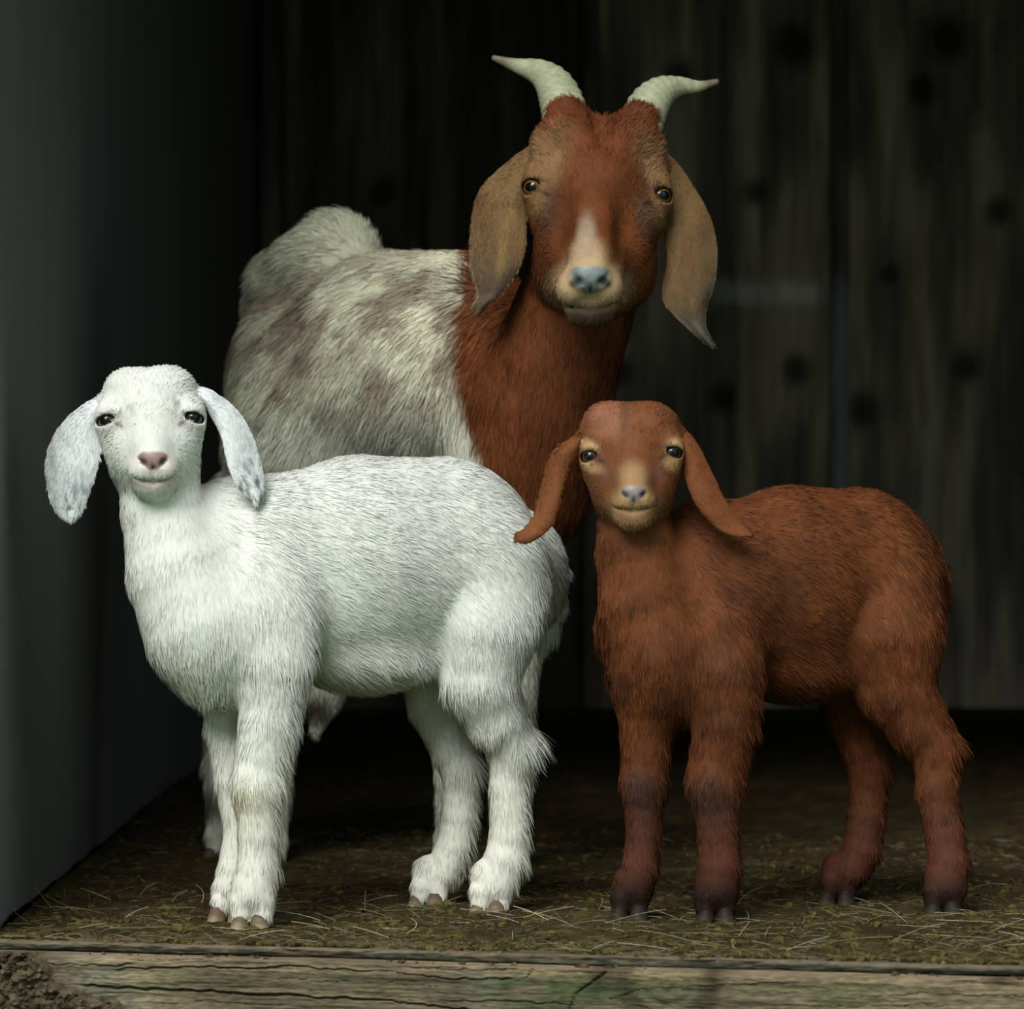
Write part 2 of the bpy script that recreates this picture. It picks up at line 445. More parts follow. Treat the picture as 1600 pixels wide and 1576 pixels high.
def hoof_part(root, c, heading, size, col_dark, col_pale):
    """cloven hoof: two claws with a flat sole, standing at floor point c"""
    b = Body(4.0); s = size
    V0, F0, C0, off = [], [], [], 0
    for side in (-1, 1):
        rows, nr, ns = [], 9, 16
        for i in range(nr):
            t = i / (nr - 1); z = 0.9 * s * t
            ln = 0.92 * s * (1 - 0.42 * t); wd = 0.58 * s * (1 - 0.22 * t); cyy = -0.30 * s + 0.34 * s * t
            if i == 0: ln *= 0.93; wd *= 0.9
            for j in range(ns):
                a = 2 * math.pi * j / ns
                x = wd * math.cos(a); y = ln * math.sin(a)
                if y < 0: x *= 1 - 0.30 * (abs(y) / ln) ** 2     # blunt toe
                x = math.copysign(abs(x / wd) ** 0.8 * wd, x)
                if x * side < 0: x *= 0.80                        # flat inner face along the cleft
                rows.append((side * 0.50 * s * (1 - 0.12 * t) + x + side * 0.06 * s * (-y / s), y + cyy, z))
        R = np.array(rows); F = []
        for i in range(nr - 1):
            for j in range(ns):
                k = (j + 1) % ns; F.append((i * ns + j, i * ns + k, (i + 1) * ns + k, (i + 1) * ns + j))
        n = len(R); R = np.vstack([R, R[:ns].mean(0), R[-ns:].mean(0)])
        for j in range(ns):
            k = (j + 1) % ns; F.append((k, j, n, n)); F.append(((nr - 1) * ns + j, (nr - 1) * ns + k, n + 1, n + 1))
        V0.append(R); F0.append(np.array(F) + off); off += len(R)
        tz = np.clip(R[:, 2] / (0.9 * s), 0, 1); C0.append(np.array(col_dark)[None] * tz[:, None] ** 0.3 + np.array(col_pale)[None] * (1 - tz[:, None] ** 0.3))
    V, F, C = np.vstack(V0), np.vstack(F0), np.vstack(C0)
    tri = [tuple(f) if f[2] != f[3] else tuple(f[:3]) for f in F]
    me = bpy.data.meshes.new('hoof'); me.from_pydata(V.tolist(), [], tri); me.update()
    at = me.attributes.new('Col', 'FLOAT_COLOR', 'POINT'); at.data.foreach_set('color', np.hstack([C, np.ones((len(C), 1))]).astype(np.float32).ravel())
    for p_ in me.polygons: p_.use_smooth = True
    me.materials.append(M['hoof'])
    o = bpy.data.objects.new('hoof', me); COL.objects.link(o)
    o.location = c; o.rotation_euler = (0, 0, heading)
    o.parent = root; o.matrix_parent_inverse = root.matrix_basis.inverted()
    return o

def finish_body(g, root, colfn, nhair, seed, cell, nose=None, nose_col=None, eyes=(), hairless=(), hairmod=None, **kw):
    V, F = g.mesh(cell); N, ar = vert_normals(V, F)
    fl, hl, el, tag = g.attrs(V)
    px, py = project(V)
    fl = fl + 0.0
    C = colfn(px, py, V, tag, N)
    for (C0, R, fw) in eyes:
        d = np.linalg.norm(V - C0, axis=1) / R
        hl = hl * sstep(1.16, 1.5, d)
        rim = 1 - sstep(1.05, 1.22, d); C = blend(C, rim * 0.92, (0.035, 0.022, 0.018))
        away = V - C0; fl = fl + unit(away) * (1 - sstep(1.2, 2.4, d))[:, None] * 1.2
    for hm in hairless:
        hl = hl * (1 - hm(px, py, V))
    if hairmod is not None: fl, hl, el = hairmod(px, py, V, tag, N, fl, hl, el)
    H = make_hair(V, F, N, ar, fl, hl, el, C, nhair, seed, **kw)
    if nose is not None:
        soft = nose(px, py, V); nm = soft > 0.01
        fm = nm[F].all(1)
        Fn = F[fm]; us = np.unique(Fn); rm = np.full(len(V), -1); rm[us] = np.arange(len(us))
        Cn = C[us] * (1 - soft[us, None]) + nose_col(px[us], py[us], V[us]) * soft[us, None]
        link('nose', raw_mesh('nose', V[us], rm[Fn], Cn), M['nose'], root)
        F = F[~fm]
    me = raw_mesh('body', V, F, C, H)
    link('body', me, M['fur'], root)
    return V, F

def foot(g, x, y, w, r=27, hl=10, sp=0.42, el=0.12):
    """furred pastern ending in two toes above the hoof; (x, y, w) is where the sole stands"""
    for sd in (-1, 1):
        g.chain([(x, y - 1.9 * r, w - 8, r * 0.92), (x + sd * r * sp, y - 1.2 * r, w + 4, r * 0.60), (x + sd * r * (sp + 0.06), y - 0.66 * r, w + 8, r * 0.50)], k=6, hl=hl, el=el, tag=5, flow=(sd * 0.08, -0.25, -1))

def feather(side, k=0.9, y0=1060, y1=1400):
    """longer hair along the back edge of the legs"""
    def f(px, py, V, tag, N, fl, hl, el):
        m = (tag == 3) * sstep(0.15, 0.8, N @ np.asarray(side, float)) * sstep(y0 - 30, y0 + 30, py) * (1 - sstep(y1 - 40, y1, py))
        return fl + m[:, None] * np.array([0.75 * side[0], 0, -0.2]), hl * (1 + k * m), el * (1 + 0.8 * m)
    return f

def tail_part(g, root, chain, colfn, n, hl, seed, cell=0.003, el=0.3, rad=0.0005):
    b = Body(g.d0); b.chain(chain, k=12, hl=hl, el=el)
    V, F = b.mesh(cell); N, ar = vert_normals(V, F); fl, h, e, tg = b.attrs(V); px, py = project(V)
    C = colfn(px, py, V)
    H = make_hair(V, F, N, ar, fl, h, e, C, n, seed, rad=rad)
    return link('tail', raw_mesh('tail', V, F, C, H), M['fur'], root)
# ------------------------------------------------------------------ the setting: floor, walls, ceiling, sill beam
XL = -0.475                                  # plane of the added left wall
YB = 3.8                                     # back wall
A0 = P(0, 1471, 3.82); B0 = P(1600, 1512, 3.60); A0[2] = B0[2] = 0.0
ev = unit(B0 - A0); nv_ = np.array([-ev[1], ev[0], 0.0])         # along the sill, and inwards
def sill(u, v, z=0.0): return A0 + ev * u + nv_ * v + np.array([0, 0, z])
U0, U1 = -0.10, 2.6

def slab(name, pts, z0, z1):
    n = len(pts); V = [(x, y, z0) for x, y in pts] + [(x, y, z1) for x, y in pts]
    F = [tuple(range(n))[::-1], tuple(range(n, 2 * n))] + [(i, (i + 1) % n, n + (i + 1) % n, n + i) for i in range(n)]
    me = bpy.data.meshes.new(name); me.from_pydata(V, [], F); me.update(); return me

def plain_col(me, c):
    at = me.attributes.new('Col', 'FLOAT_COLOR', 'POINT'); at.data.foreach_set('color', np.tile(np.array([*c, 1], np.float32), len(me.vertices)))
    return me

a = sill(U0, 0.085); b = sill(U1, 0.085)
fl_me = slab('floor', [(a[0], a[1]), (b[0], b[1]), (b[0], YB + 0.05), (a[0], YB + 0.05)], -0.05, -0.004)
floor = link('floor', plain_col(fl_me, (0.07, 0.055, 0.03)), M['soil']); floor['kind'] = 'structure'
floor['label'] = 'barn floor under dark trampled dung and hay'

def grid_mesh(name, G, C, mat, parent=None, kind=None):
    m, n, _ = G.shape
    i = np.arange(m - 1)[:, None] * n + np.arange(n - 1)[None]
    F = np.stack([i, i + 1, i + n + 1, i + n], -1).reshape(-1, 4)
    o = link(name, raw_mesh(name, G.reshape(-1, 3), F, C.reshape(-1, C.shape[-1])), mat, parent)
    if kind: o['kind'] = kind
    return o

def wood_col(p, base, s=3):
    """p in (along grain, across, across) metres"""
    g1 = fbm(p * np.array([9, 160, 160]), s, 4); g2 = fbm(p * np.array([2.2, 26, 26]), s + 40, 3); g3 = fbm(p * np.array([5, 6, 6]), s + 80, 3)
    k = 0.35 + 0.9 * g1 + 0.7 * (g2 - 0.5) + 0.6 * (g3 - 0.5)
    return np.asarray(base) * k[..., None], g3

# front plank of the floor: its worn edge shows as the thin strip above the beam
def bar_grid(u0, u1, prof, fn, nu):
    """sweeps a profile [(v, z)] along the sill; fn displaces"""
    u = np.linspace(u0, u1, nu); pr = np.array(prof); k = len(pr)
    Uu, Kk = np.meshgrid(u, np.arange(k), indexing='ij')
    v = pr[Kk, 0]; z = pr[Kk, 1]; v, z = fn(Uu, v, z, Kk)
    return Uu, v, z, A0 + ev * Uu[..., None] + nv_ * v[..., None] + np.array([0, 0, 1.0]) * z[..., None]

def seg(a, b, n): return [(a[0] + (b[0] - a[0]) * t, a[1] + (b[1] - a[1]) * t) for t in np.linspace(0, 1, n)]

def plank(u0, u1, s, dz, setback):
    def fn(u, v, z, k):
        q = np.stack([u * 14, v * 220, z * 220], -1); e = (fbm(q, s, 4) - 0.5)
        e2 = fbm(np.stack([u * 60, v * 300, z * 300], -1), s + 7, 2) - 0.5
        front = 1 - sstep(setback + 0.002, setback + 0.02, v)
        return v + front * (e * 0.010 + e2 * 0.004) + 0.004 * (vnoise(np.stack([u * 5, u * 0, u * 0], -1), s) - 0.5), z + 0.3 * front * e * 0.006
    pr = seg((setback + 0.07, dz + 0.0005), (setback + 0.003, dz), 14)[:-1] + seg((setback + 0.003, dz), (setback, dz - 0.002), 3)[:-1] + \
         seg((setback, dz - 0.002), (setback, dz - 0.008), 7)[:-1] + seg((setback, dz - 0.008), (setback + 0.07, dz - 0.009), 5)
    Uu, v, z, G = bar_grid(u0, u1, pr, fn, 520)
    C, g3 = wood_col(np.stack([Uu, v, z], -1), (0.15, 0.115, 0.075), s)
    edge = (1 - sstep(setback + 0.001, setback + 0.006, v))[..., None]
    zz_ = ((dz - z) / 0.008)[..., None] + 0.5 * (fbm(np.stack([Uu * 50, v * 0, z * 300], -1), 78, 3) - 0.5)[..., None]
    rot = sstep(0.18, 0.42, zz_) * (0.65 + 0.35 * sstep(0.4, 0.6, fbm(np.stack([Uu * 70, v * 300, z * 300], -1), 79, 3))[..., None])  # plank edge coloured darker towards its bottom
    C = C * (1 - edge * rot) + np.array([0.022, 0.026, 0.017]) * edge * rot * (0.4 + 1.3 * fbm(np.stack([Uu * 120, v * 600, z * 600], -1), 77, 3))[..., None]
    return grid_mesh('plank', G, C, M['sill'], floor)
plank(-0.09, 1.35, 5, -0.0005, 0.016)

# sill beam
def px_u(px):       # photo column -> distance along the sill
    t = (px - 800.0) / FPX                   # x = t * d, with d = y + CD
    return (t * (A0[1] + CD) - A0[0]) / (ev[0] - t * ev[1])
def py_z(px, py):
    d = (A0 + ev * px_u(px))[1] + CD
    return CZ - (py - 788.0) * d / FPX
BT = -0.0095
cracks = [  # px, py along each fissure, width in mm, depth
    ([(180,1514),(300,1511),(400,1512),(480,1511),(520,1514),(600,1518),(700,1528),(800,1530)], 0.9, 0.006),
    ([(130,1540),(220,1545),(350,1550),(450,1556),(560,1560),(660,1570),(760,1580)], 1.3, 0.008),
    ([(950,1560),(1000,1545),(1120,1538),(1230,1535)], 0.6, 0.004),
    ([(890,1576),(900,1552),(945,1520),(965,1498),(985,1488)], 1.2, 0.006),
    ([(820,1530),(840,1505),(850,1487)], 0.9, 0.004),
    ([(1150,1488),(1250,1499),(1400,1504),(1500,1508),(1620,1512)], 1.4, 0.008),
    ([(1300,1560),(1450,1552),(1620,1556)], 0.6, 0.003),
    ([(60,1505),(160,1509),(210,1506)], 0.8, 0.004),
    ([(200,1500),(420,1497),(640,1502)], 0.35, 0.002),
    ([(700,1562),(860,1566),(900,1570)], 0.7, 0.004),
    ([(1060,1515),(1200,1518),(1420,1522)], 0.35, 0.002),
    ([(430,1530),(560,1534),(690,1541)], 0.4, 0.003), ([(560,1486),(700,1491),(760,1490)], 0.3, 0.002), ([(300,1562),(380,1566),(450,1572)], 0.5, 0.003), ([(1220,1568),(1330,1572),(1480,1570)], 0.5, 0.003), ([(640,1512),(760,1515),(810,1513)], 0.6, 0.004), ([(1100,1548),(1180,1552),(1260,1549)], 0.35, 0.002),
    ([(1500,1532),(1560,1528),(1620,1530)], 0.8, 0.004),
]
crk = [(np.array([(px_u(x), py_z(x, y)) for x, y in c]), w * 0.0006, dp) for c, w, dp in cracks]
knot = (px_u(1045), py_z(1045, 1532))
def beam_fn(u, v, z, k):
    q = np.stack([u, z * 1.0, v], -1)
    e = fbm(q * np.array([10, 130, 130]), 21, 4) - 0.5; e2 = fbm(q * np.array([26, 500, 500]), 23, 3) - 0.5
    out = -(0.0065 * e + 0.0032 * e2)
    front = 1 - sstep(0.001, 0.012, v)
    dk = np.sqrt(((u - knot[0]) / 0.034) ** 2 + ((z - knot[1]) / 0.03) ** 2)
    out = out - 0.010 * np.exp(-dk ** 2) * (1 + 0.25 * np.sin(dk * 16)) * 0.6
    for c, w, dp in crk:
        uu = u[:, 0]; zc = np.interp(uu, *(c[np.argsort(c[:, 0])].T)); zc = zc + 0.0020 * (fbm(np.stack([uu * 90, uu * 0, uu * 0], -1), 31, 3) - 0.5) * 2
        ins = sstep(c[:, 0].min() - 0.004, c[:, 0].min() + 0.006, uu) * (1 - sstep(c[:, 0].max() - 0.006, c[:, 0].max() + 0.004, uu))
        if abs(c[0, 0] - c[-1, 0]) < 0.06:   # steep cracks: distance to the polyline
            dmin = np.full(u.shape, 9.0)
            for a_, b_ in zip(c[:-1], c[1:]):
                ab = b_ - a_; h = np.clip(((u - a_[0]) * ab[0] + (z - a_[1]) * ab[1]) / (ab @ ab), 0, 1)
                dmin = np.minimum(dmin, np.hypot(u - a_[0] - h * ab[0], z - a_[1] - h * ab[1]))
            out = out + dp * np.exp(-(dmin / w) ** 2)
        else:
            dz = (z - zc[:, None]) / (w * (0.6 + 0.8 * vnoise(np.stack([u * 40, u * 0, u * 0], -1), 33)))
            out = out + dp * np.exp(-dz ** 2) * ins[:, None] - 0.0012 * np.exp(-((dz - 2.2) / 1.2) ** 2) * ins[:, None]
    return v + front * out, z + (1 - front) * e * 0.003
pr = seg((0.13, BT), (0.010, BT), 10)[:-1] + seg((0.010, BT), (0.001, BT - 0.002), 5)[:-1] + seg((0.001, BT - 0.002), (0, BT - 0.07), 84)[:-1] + seg((0, BT - 0.07), (0.0, BT - 0.16), 8)
Uu, vv, zz, G = bar_grid(-0.10, 1.35, pr, beam_fn, 820)
q3 = np.stack([Uu, zz, vv], -1)
C, g3 = wood_col(q3, (0.195, 0.152, 0.095), 61)
fine = fbm(q3 * np.array([30, 700, 700]), 65, 3); C = C * (0.55 + 0.9 * fine)[..., None]
blot = fbm(q3 * np.array([14, 40, 40]), 67, 4); C = C * (0.35 + 1.3 * blot)[..., None]
pxs, pys = project(G.reshape(-1, 3)); pxs = pxs.reshape(Uu.shape); pys = pys.reshape(Uu.shape)
gn = fbm(q3 * np.array([30, 60, 60]), 71, 4)
green = np.clip(spot(pxs, pys, 880, 1545, 120, 28, 0.6) * 1.0 + spot(pxs, pys, 1050, 1530, 60, 40, 0.5) * 0.6 + spot(pxs, pys, 1290, 1555, 130, 35, 0.7) * 0.5
                + spot(pxs, pys, 760, 1550, 60, 30, 0.6) * 0.6 + spot(pxs, pys, 330, 1530, 260, 26, 0.7) * 0.3, 0, 1) * sstep(0.30, 0.60, gn)
C = C * (1 - green[..., None] * 0.8) + np.array([0.055, 0.074, 0.028]) * green[..., None] * 0.8
grey = sstep(0.48, 0.72, g3) * 0.7 * (pxs < 780)
C = C * (1 - grey[..., None]) + np.array([0.13, 0.13, 0.10]) * grey[..., None]
pale = (1 - sstep(BT - 0.014, BT - 0.004, zz) * 0) * sstep(BT - 0.016, BT - 0.003, zz) * (0.4 + 0.6 * g3)
C = C * (1 - 0.55 * pale[..., None]) + np.array([0.33, 0.235, 0.15]) * 0.55 * (pale * (0.6 + 0.8 * fine))[..., None]
kd = np.sqrt(((Uu - knot[0]) / 0.034) ** 2 + ((zz - knot[1]) / 0.03) ** 2)
kr = np.exp(-((kd - 1.15) / 0.25) ** 2); C = C * (1 - 0.55 * kr[..., None])
dk = spot(pxs, pys, 945, 1515, 22, 40, 0.7, 0.5) + spot(pxs, pys, 770, 1495, 12, 16, 0.8) + spot(pxs, pys, 1560, 1530, 22, 12, 0.8) + spot(pxs, pys, 1130, 1500, 26, 22, 0.8) * 0.6
C = C * (1 - 0.6 * np.clip(dk, 0, 1)[..., None])
dirt = spot(pxs, pys, 30, 1540, 90, 90, 0.5) ; C = C * (1 - dirt[..., None]) + np.array([0.11, 0.085, 0.055]) * dirt[..., None]
beam = grid_mesh('trim_1', G, C, M['sill'], None, 'structure')
beam['label'] = 'weathered cracked timber beam along the front edge of the barn floor'

# bedding: trampled dung and chaff over the floor
def litter_h(X):
    e = fbm(X * 55, 11, 4) - 0.5; b = fbm(X * 9, 13, 3) - 0.5
    return 0.010 * e + 0.010 * b + 0.0015
nu, nvv = 400, 230
uu = np.linspace(-0.55, 1.6, nu); tv = np.linspace(0, 1, nvv); vv = 0.019 + 0.9 * tv ** 1.5 + 3.3 * tv ** 6
Ug, Vg = np.meshgrid(uu, vv, indexing='ij')
rag = 0.022 * (fbm(np.stack([Ug * 22, Ug * 0, Ug * 0], -1), 15, 4) - 0.45)
G = A0 + ev * Ug[..., None] + nv_ * (Vg + rag * (1 - tv)[None] ** 4)[..., None]
hh = litter_h(G * np.array([1, 1, 0])); near = sstep(0.020, 0.060, Vg)
G[..., 2] = hh * (0.15 + 0.85 * near) + 0.0008 - 0.003 * (1 - near)
G[..., 0] = np.maximum(G[..., 0], XL + 0.003); G[..., 1] = np.minimum(G[..., 1], YB - 0.003)
n1 = fbm(G * 60, 17, 4); n2 = fbm(G * 14, 19, 3)
C = np.array([0.042, 0.031, 0.013]) * (0.45 + 1.1 * n1[..., None]) * (0.6 + 0.8 * n2[..., None])
gold = sstep(0.55, 0.75, n1)[..., None]; C = C * (1 - gold * 0.5) + np.array([0.10, 0.078, 0.022]) * gold * 0.5
tan = ((1 - near) * 0.75)[..., None]; C = C * (1 - tan) + np.array([0.17, 0.12, 0.065]) * tan
litter = grid_mesh('bedding', G, C, M['soil']); litter['kind'] = 'stuff'; litter['category'] = 'bedding'
litter['label'] = 'dark trampled bedding of dung and chaff covering the barn floor'

# crumbs of dung
ico = bmesh.new(); bmesh.ops.create_icosphere(ico, subdivisions=1, radius=1.0)
IV = np.array([v.co[:] for v in ico.verts]); IF = np.array([[v.index for v in f.verts] for f in ico.faces]); ico.free()
def scatter_v(n, r, hi=1.7, pw=1.9):
    return r.uniform(-0.4, 1.5, n), 0.024 + hi * r.random(n) ** pw
def clods(name, pos, size, colr, seed, label, parent=None):
    r = np.random.default_rng(seed); n = len(pos)
    J = IV[None] * (1 + 0.55 * (r.random((n, len(IV), 1)) - 0.5)) * size[:, None, None] * np.stack([1 + 0.7 * r.random(n), 0.7 + 0.5 * r.random(n), 0.45 + 0.4 * r.random(n)], -1)[:, None]
    a = r.uniform(0, 6.28, n); c, s = np.cos(a)[:, None], np.sin(a)[:, None]
    V = np.stack([J[..., 0] * c - J[..., 1] * s, J[..., 0] * s + J[..., 1] * c, J[..., 2]], -1) + pos[:, None]
    F = (IF[None] + (np.arange(n) * len(IV))[:, None, None]).reshape(-1, 3)
    o = link(name, raw_mesh(name, V.reshape(-1, 3), F, np.repeat(colr, len(IV), 0), smooth=False), M['soil'], parent)
    o['kind'] = 'stuff'
    if label: o['label'] = label
    return o
r = np.random.default_rng(3)
u, v = scatter_v(17500, r, 1.3, 1.8); pos = A0 + ev * u[:, None] + nv_ * v[:, None]
keep = (pos[:, 0] > XL + 0.008) & (pos[:, 0] < 1.3) & (vnoise(pos * np.array([26, 26, 0]), 5) > 0.30); pos = pos[keep]; n = len(pos)
pos[:, 2] = litter_h(pos * np.array([1, 1, 0])) * sstep(0.03, 0.085, v[keep]) + 0.001
size = 0.0012 + 0.0042 * r.random(n) ** 4
cc = np.array([0.075, 0.058, 0.020])[None] * (0.35 + 0.9 * r.random((n, 1))) + np.array([0.050, 0.040, 0.009])[None] * (r.random((n, 1)) ** 4)
crumbs = clods('dung_crumbs', pos, size, cc, 8, 'loose brown crumbs of dung strewn over the barn floor'); crumbs['category'] = 'dung'

# hay stalks
def stalks(n, seed, umax, vhi, pw, lmin, lmax, rad, bright):
    r = np.random.default_rng(seed); u = r.uniform(-0.35, umax, n); v = 0.028 + vhi * r.random(n) ** pw
    p = A0 + ev * u[:, None] + nv_ * v[:, None]
    k = (p[:, 0] > XL + 0.02) & (p[:, 0] < 1.3); p = p[k]; n = len(p); v = v[k]
    p[:, 2] = np.maximum(litter_h(p * np.array([1, 1, 0])), 0) * sstep(0.03, 0.085, v) + 0.0015
    L = r.uniform(lmin, lmax, n) ** 1.0; a = r.uniform(0, 6.28, n); el = np.abs(r.normal(0.10, 0.22, n)).clip(0, 1.0)
    d = np.stack([np.cos(a) * np.cos(el), np.sin(a) * np.cos(el), np.sin(el)], -1)
    side = np.stack([-np.sin(a), np.cos(a), 0 * a], -1) * r.normal(0, 0.18, n)[:, None]
    t = np.linspace(0, 1, 5)[None, :, None]
    H = p[:, None] + L[:, None, None] * (d[:, None] * t + side[:, None] * t * t - np.array([0, 0, 1.0]) * (0.35 * np.sin(el))[:, None, None] * t * t)
    H[..., 1] = np.maximum(H[..., 1], (A0 + ev * ((H[..., 0] - A0[0]) / ev[0])[..., None])[..., 1] + 0.002)
    H[..., 2] = np.maximum(H[..., 2], 0.001)
    H[..., 0] = np.maximum(H[..., 0], XL + 0.004)
    bc = np.array([[0.42, 0.37, 0.20], [0.30, 0.25, 0.11], [0.52, 0.48, 0.33], [0.20, 0.16, 0.07]])[r.integers(0, 4, n)] * bright * (0.6 + 0.6 * r.random((n, 1)))
    return H, bc, rad * (0.6 + 0.8 * r.random(n))
def blades(name, H, bc, rad, label, parent=None, stuff=True):
    n, s, _ = H.shape
    t = np.gradient(H, axis=1); t = unit(t); x = unit(np.cross(t, np.array([0.05, 0.1, 1.0]))); y = np.cross(x, t)
    ang = np.array([0, 2.09, 4.19])
    V = H[:, :, None] + rad[:, None, None, None] * (np.cos(ang)[:, None] * x[:, :, None] + 0.6 * np.sin(ang)[:, None] * y[:, :, None])
    F = []
    for i in range(s - 1):
        for j in range(3):
            k = (j + 1) % 3; F.append((i * 3 + j, i * 3 + k, (i + 1) * 3 + k, (i + 1) * 3 + j))
    F = np.array(F); FF = (F[None] + (np.arange(n) * s * 3)[:, None, None]).reshape(-1, 4)
    o = link(name, raw_mesh(name, V.reshape(-1, 3), FF, np.repeat(bc, s * 3, 0)), M['straw'], parent)
    if stuff: o['kind'] = 'stuff'
    if label: o['label'] = label
    return o
h1 = stalks(4600, 4, 1.5, 1.3, 2.0, 0.006, 0.026, 0.00038, 0.55); h2 = stalks(330, 6, 1.2, 0.40, 1.3, 0.025, 0.07, 0.00045, 1.0)
hay = blades('hay', np.vstack([h1[0], h2[0]]), np.vstack([h1[1], h2[1]]), np.hstack([h1[2], h2[2]]), 'thin dry stalks of hay strewn across the dung-covered floor')
hay['category'] = 'hay'

# dirt heap against the left end of the beam
nu, nw = 180, 130
ug = np.linspace(px_u(-45), px_u(265), nu); zg = np.linspace(-0.12, BT + 0.001, nw)
Ug, Zg = np.meshgrid(ug, zg, indexing='ij'); G = A0 + ev * Ug[..., None] + np.array([0, 0, 1.0]) * Zg[..., None]
pxs, pys = project(G.reshape(-1, 3)); pxs = pxs.reshape(Ug.shape); pys = pys.reshape(Ug.shape)
cov = spot(pxs, pys, 5, 1540, 78, 68, 0.2) + spot(pxs, pys, 120, 1592, 85, 36, 0.3) + spot(pxs, pys, 85, 1555, 40, 16, 0.5)
lump = fbm(G * 130, 27, 4)
th = np.clip(cov, 0, 1) * (0.003 + 0.024 * lump) - 0.005
G = G - nv_ * th[..., None]
C = np.array([0.085, 0.064, 0.040]) * (0.25 + 1.4 * fbm(G * 160, 29, 3))[..., None]
ii = np.arange(nu - 1)[:, None] * nw + np.arange(nw - 1)[None]
FF = np.stack([ii, ii + 1, ii + nw + 1, ii + nw], -1).reshape(-1, 4); FF = FF[(cov.ravel()[FF] > 0.10).all(1)]
uq, iv = np.unique(FF, return_inverse=True)
heap = link('dirt', raw_mesh('dirt', G.reshape(-1, 3)[uq], iv.reshape(-1, 4), C.reshape(-1, 3)[uq]), M['soil']); heap['kind'] = 'stuff'; heap['label'] = 'clump of brown dried dirt stuck on the left end of the timber beam'; heap['category'] = 'dirt'
r = np.random.default_rng(12); ok = np.nonzero(cov.ravel() > 0.7)[0]; pk = r.choice(ok, 260)
clods('crumb', G.reshape(-1, 3)[pk] - nv_ * 0.001, 0.0012 + 0.0035 * r.random(260) ** 2, np.array([0.10, 0.075, 0.045])[None] * (0.4 + r.random((260, 1))), 13, None, heap)
# crumbs caught on the worn edge of the plank and the ledge of the beam
r = np.random.default_rng(14); n = 900; u = r.uniform(0.0, 1.3, n); u = u[vnoise(np.stack([u * 18, u * 0, u * 0], -1), 41) > 0.45]; n = len(u)
lo_ = r.random(n) < 0.3; v = np.where(lo_, 0.006 + 0.008 * r.random(n), 0.020 + 0.014 * r.random(n)); pos = A0 + ev * u[:, None] + nv_ * v[:, None]; pos[:, 2] = np.where(lo_, BT, -0.0005)
clods('crumb', pos, 0.0009 + 0.0028 * r.random(n) ** 2, np.array([0.10, 0.072, 0.035])[None] * (0.4 + r.random((n, 1))), 15, None, beam)

# back wall: tall boards with battens over the joints
back = link('wall_back', plain_col(box_mesh('wall_back', XL - 0.1, 2.7, YB + 0.045, YB + 0.10, -0.05, 2.15), (0.03, 0.026, 0.02)), M['wall']); back['kind'] = 'structure'
def wall_px(px): return (px - 800) * (YB + CD) / FPX
def wall_pz(py): return CZ - (py - 788) * (YB + CD) / FPX
kn = [(970,580,20),(1130,622,22),(1245,577,22),(1510,572,22),(1390,428,14),(1345,640,26),(1180,300,18),(1440,140,22),(1060,120,24),(1240,70,30),(1480,60,30),(1560,330,20),(700,500,20),(600,300,20)]
def board(x0, x1, seed, tone):
    nx, nz = max(4, int((x1 - x0) / 0.011)), 170
    X, Z = np.meshgrid(np.linspace(x0, x1, nx), np.linspace(0.02, 2.1, nz), indexing='ij')
    g = np.stack([X, Z, X * 0 + seed], -1)
    warp = 0.03 * (fbm(g * np.array([4, 1.2, 1]), seed, 3) - 0.5)
    s1 = fbm(np.stack([(X + warp) * 70, Z * 2.2, X * 0 + seed], -1), seed + 1, 4); s2 = fbm(np.stack([(X + warp) * 16, Z * 2.6, X * 0], -1), seed + 2, 4)
    k = 0.35 + 0.5 * s1 + 1.1 * sstep(0.42, 0.75, s2)
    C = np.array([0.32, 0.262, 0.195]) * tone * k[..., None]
    px = 800 + X * FPX / (YB + CD); py = 788 - (Z - CZ) * FPX / (YB + CD)
    for (kx, ky, kr_) in kn:
        q = np.clip(spot(px, py, kx, ky, kr_, kr_ * 1.15, 0.6), 0, 1); C = C * (1 - 0.8 * q[..., None])
    wob = 6 * (vnoise(np.stack([X * 20, X * 0, X * 0], -1), 3) - 0.5)
    rail = (1 - sstep(8, 26, np.abs(py + wob - 457))) * sstep(1085, 1125, px) * (1 - sstep(1270, 1300, px)) * (0.35 + 0.9 * fbm(np.stack([X * 40, Z * 14, X * 0], -1), 44, 3))
    C = C + np.array([0.36, 0.39, 0.35]) * rail[..., None]
    st = (1 - sstep(4, 10, np.abs(px - 1446))) * sstep(650, 700, py) * (1 - sstep(820, 880, py)); C = C + np.array([0.22, 0.235, 0.19]) * st[..., None]
    dep = 0.004 * (s1 - 0.5)
    Yf = YB + dep
    Gf = np.stack([X, Yf, Z], -1)
    # board with thickness: front grid plus a back edge
    Gp = np.concatenate([np.stack([X[:1], X[:1] * 0 + YB + 0.04, Z[:1]], -1), Gf, np.stack([X[-1:], X[-1:] * 0 + YB + 0.04, Z[-1:]], -1)], 0)
    Cp = np.concatenate([C[:1] * 0.5, C, C[-1:] * 0.5], 0)
    return grid_mesh('board', Gp[:, ::1], Cp, M['wall'], back)
edges = [XL + 0.005, wall_px(455), wall_px(680), wall_px(915), wall_px(1312), wall_px(1720), wall_px(2120), wall_px(2520), 2.45]
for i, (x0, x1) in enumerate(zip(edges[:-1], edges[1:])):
    board(x0 + 0.004, x1 - 0.004, 50 + i * 7, 1.0 if x0 > 0.1 else 0.35)  # left boards get a darker colour to imitate the deep shade there
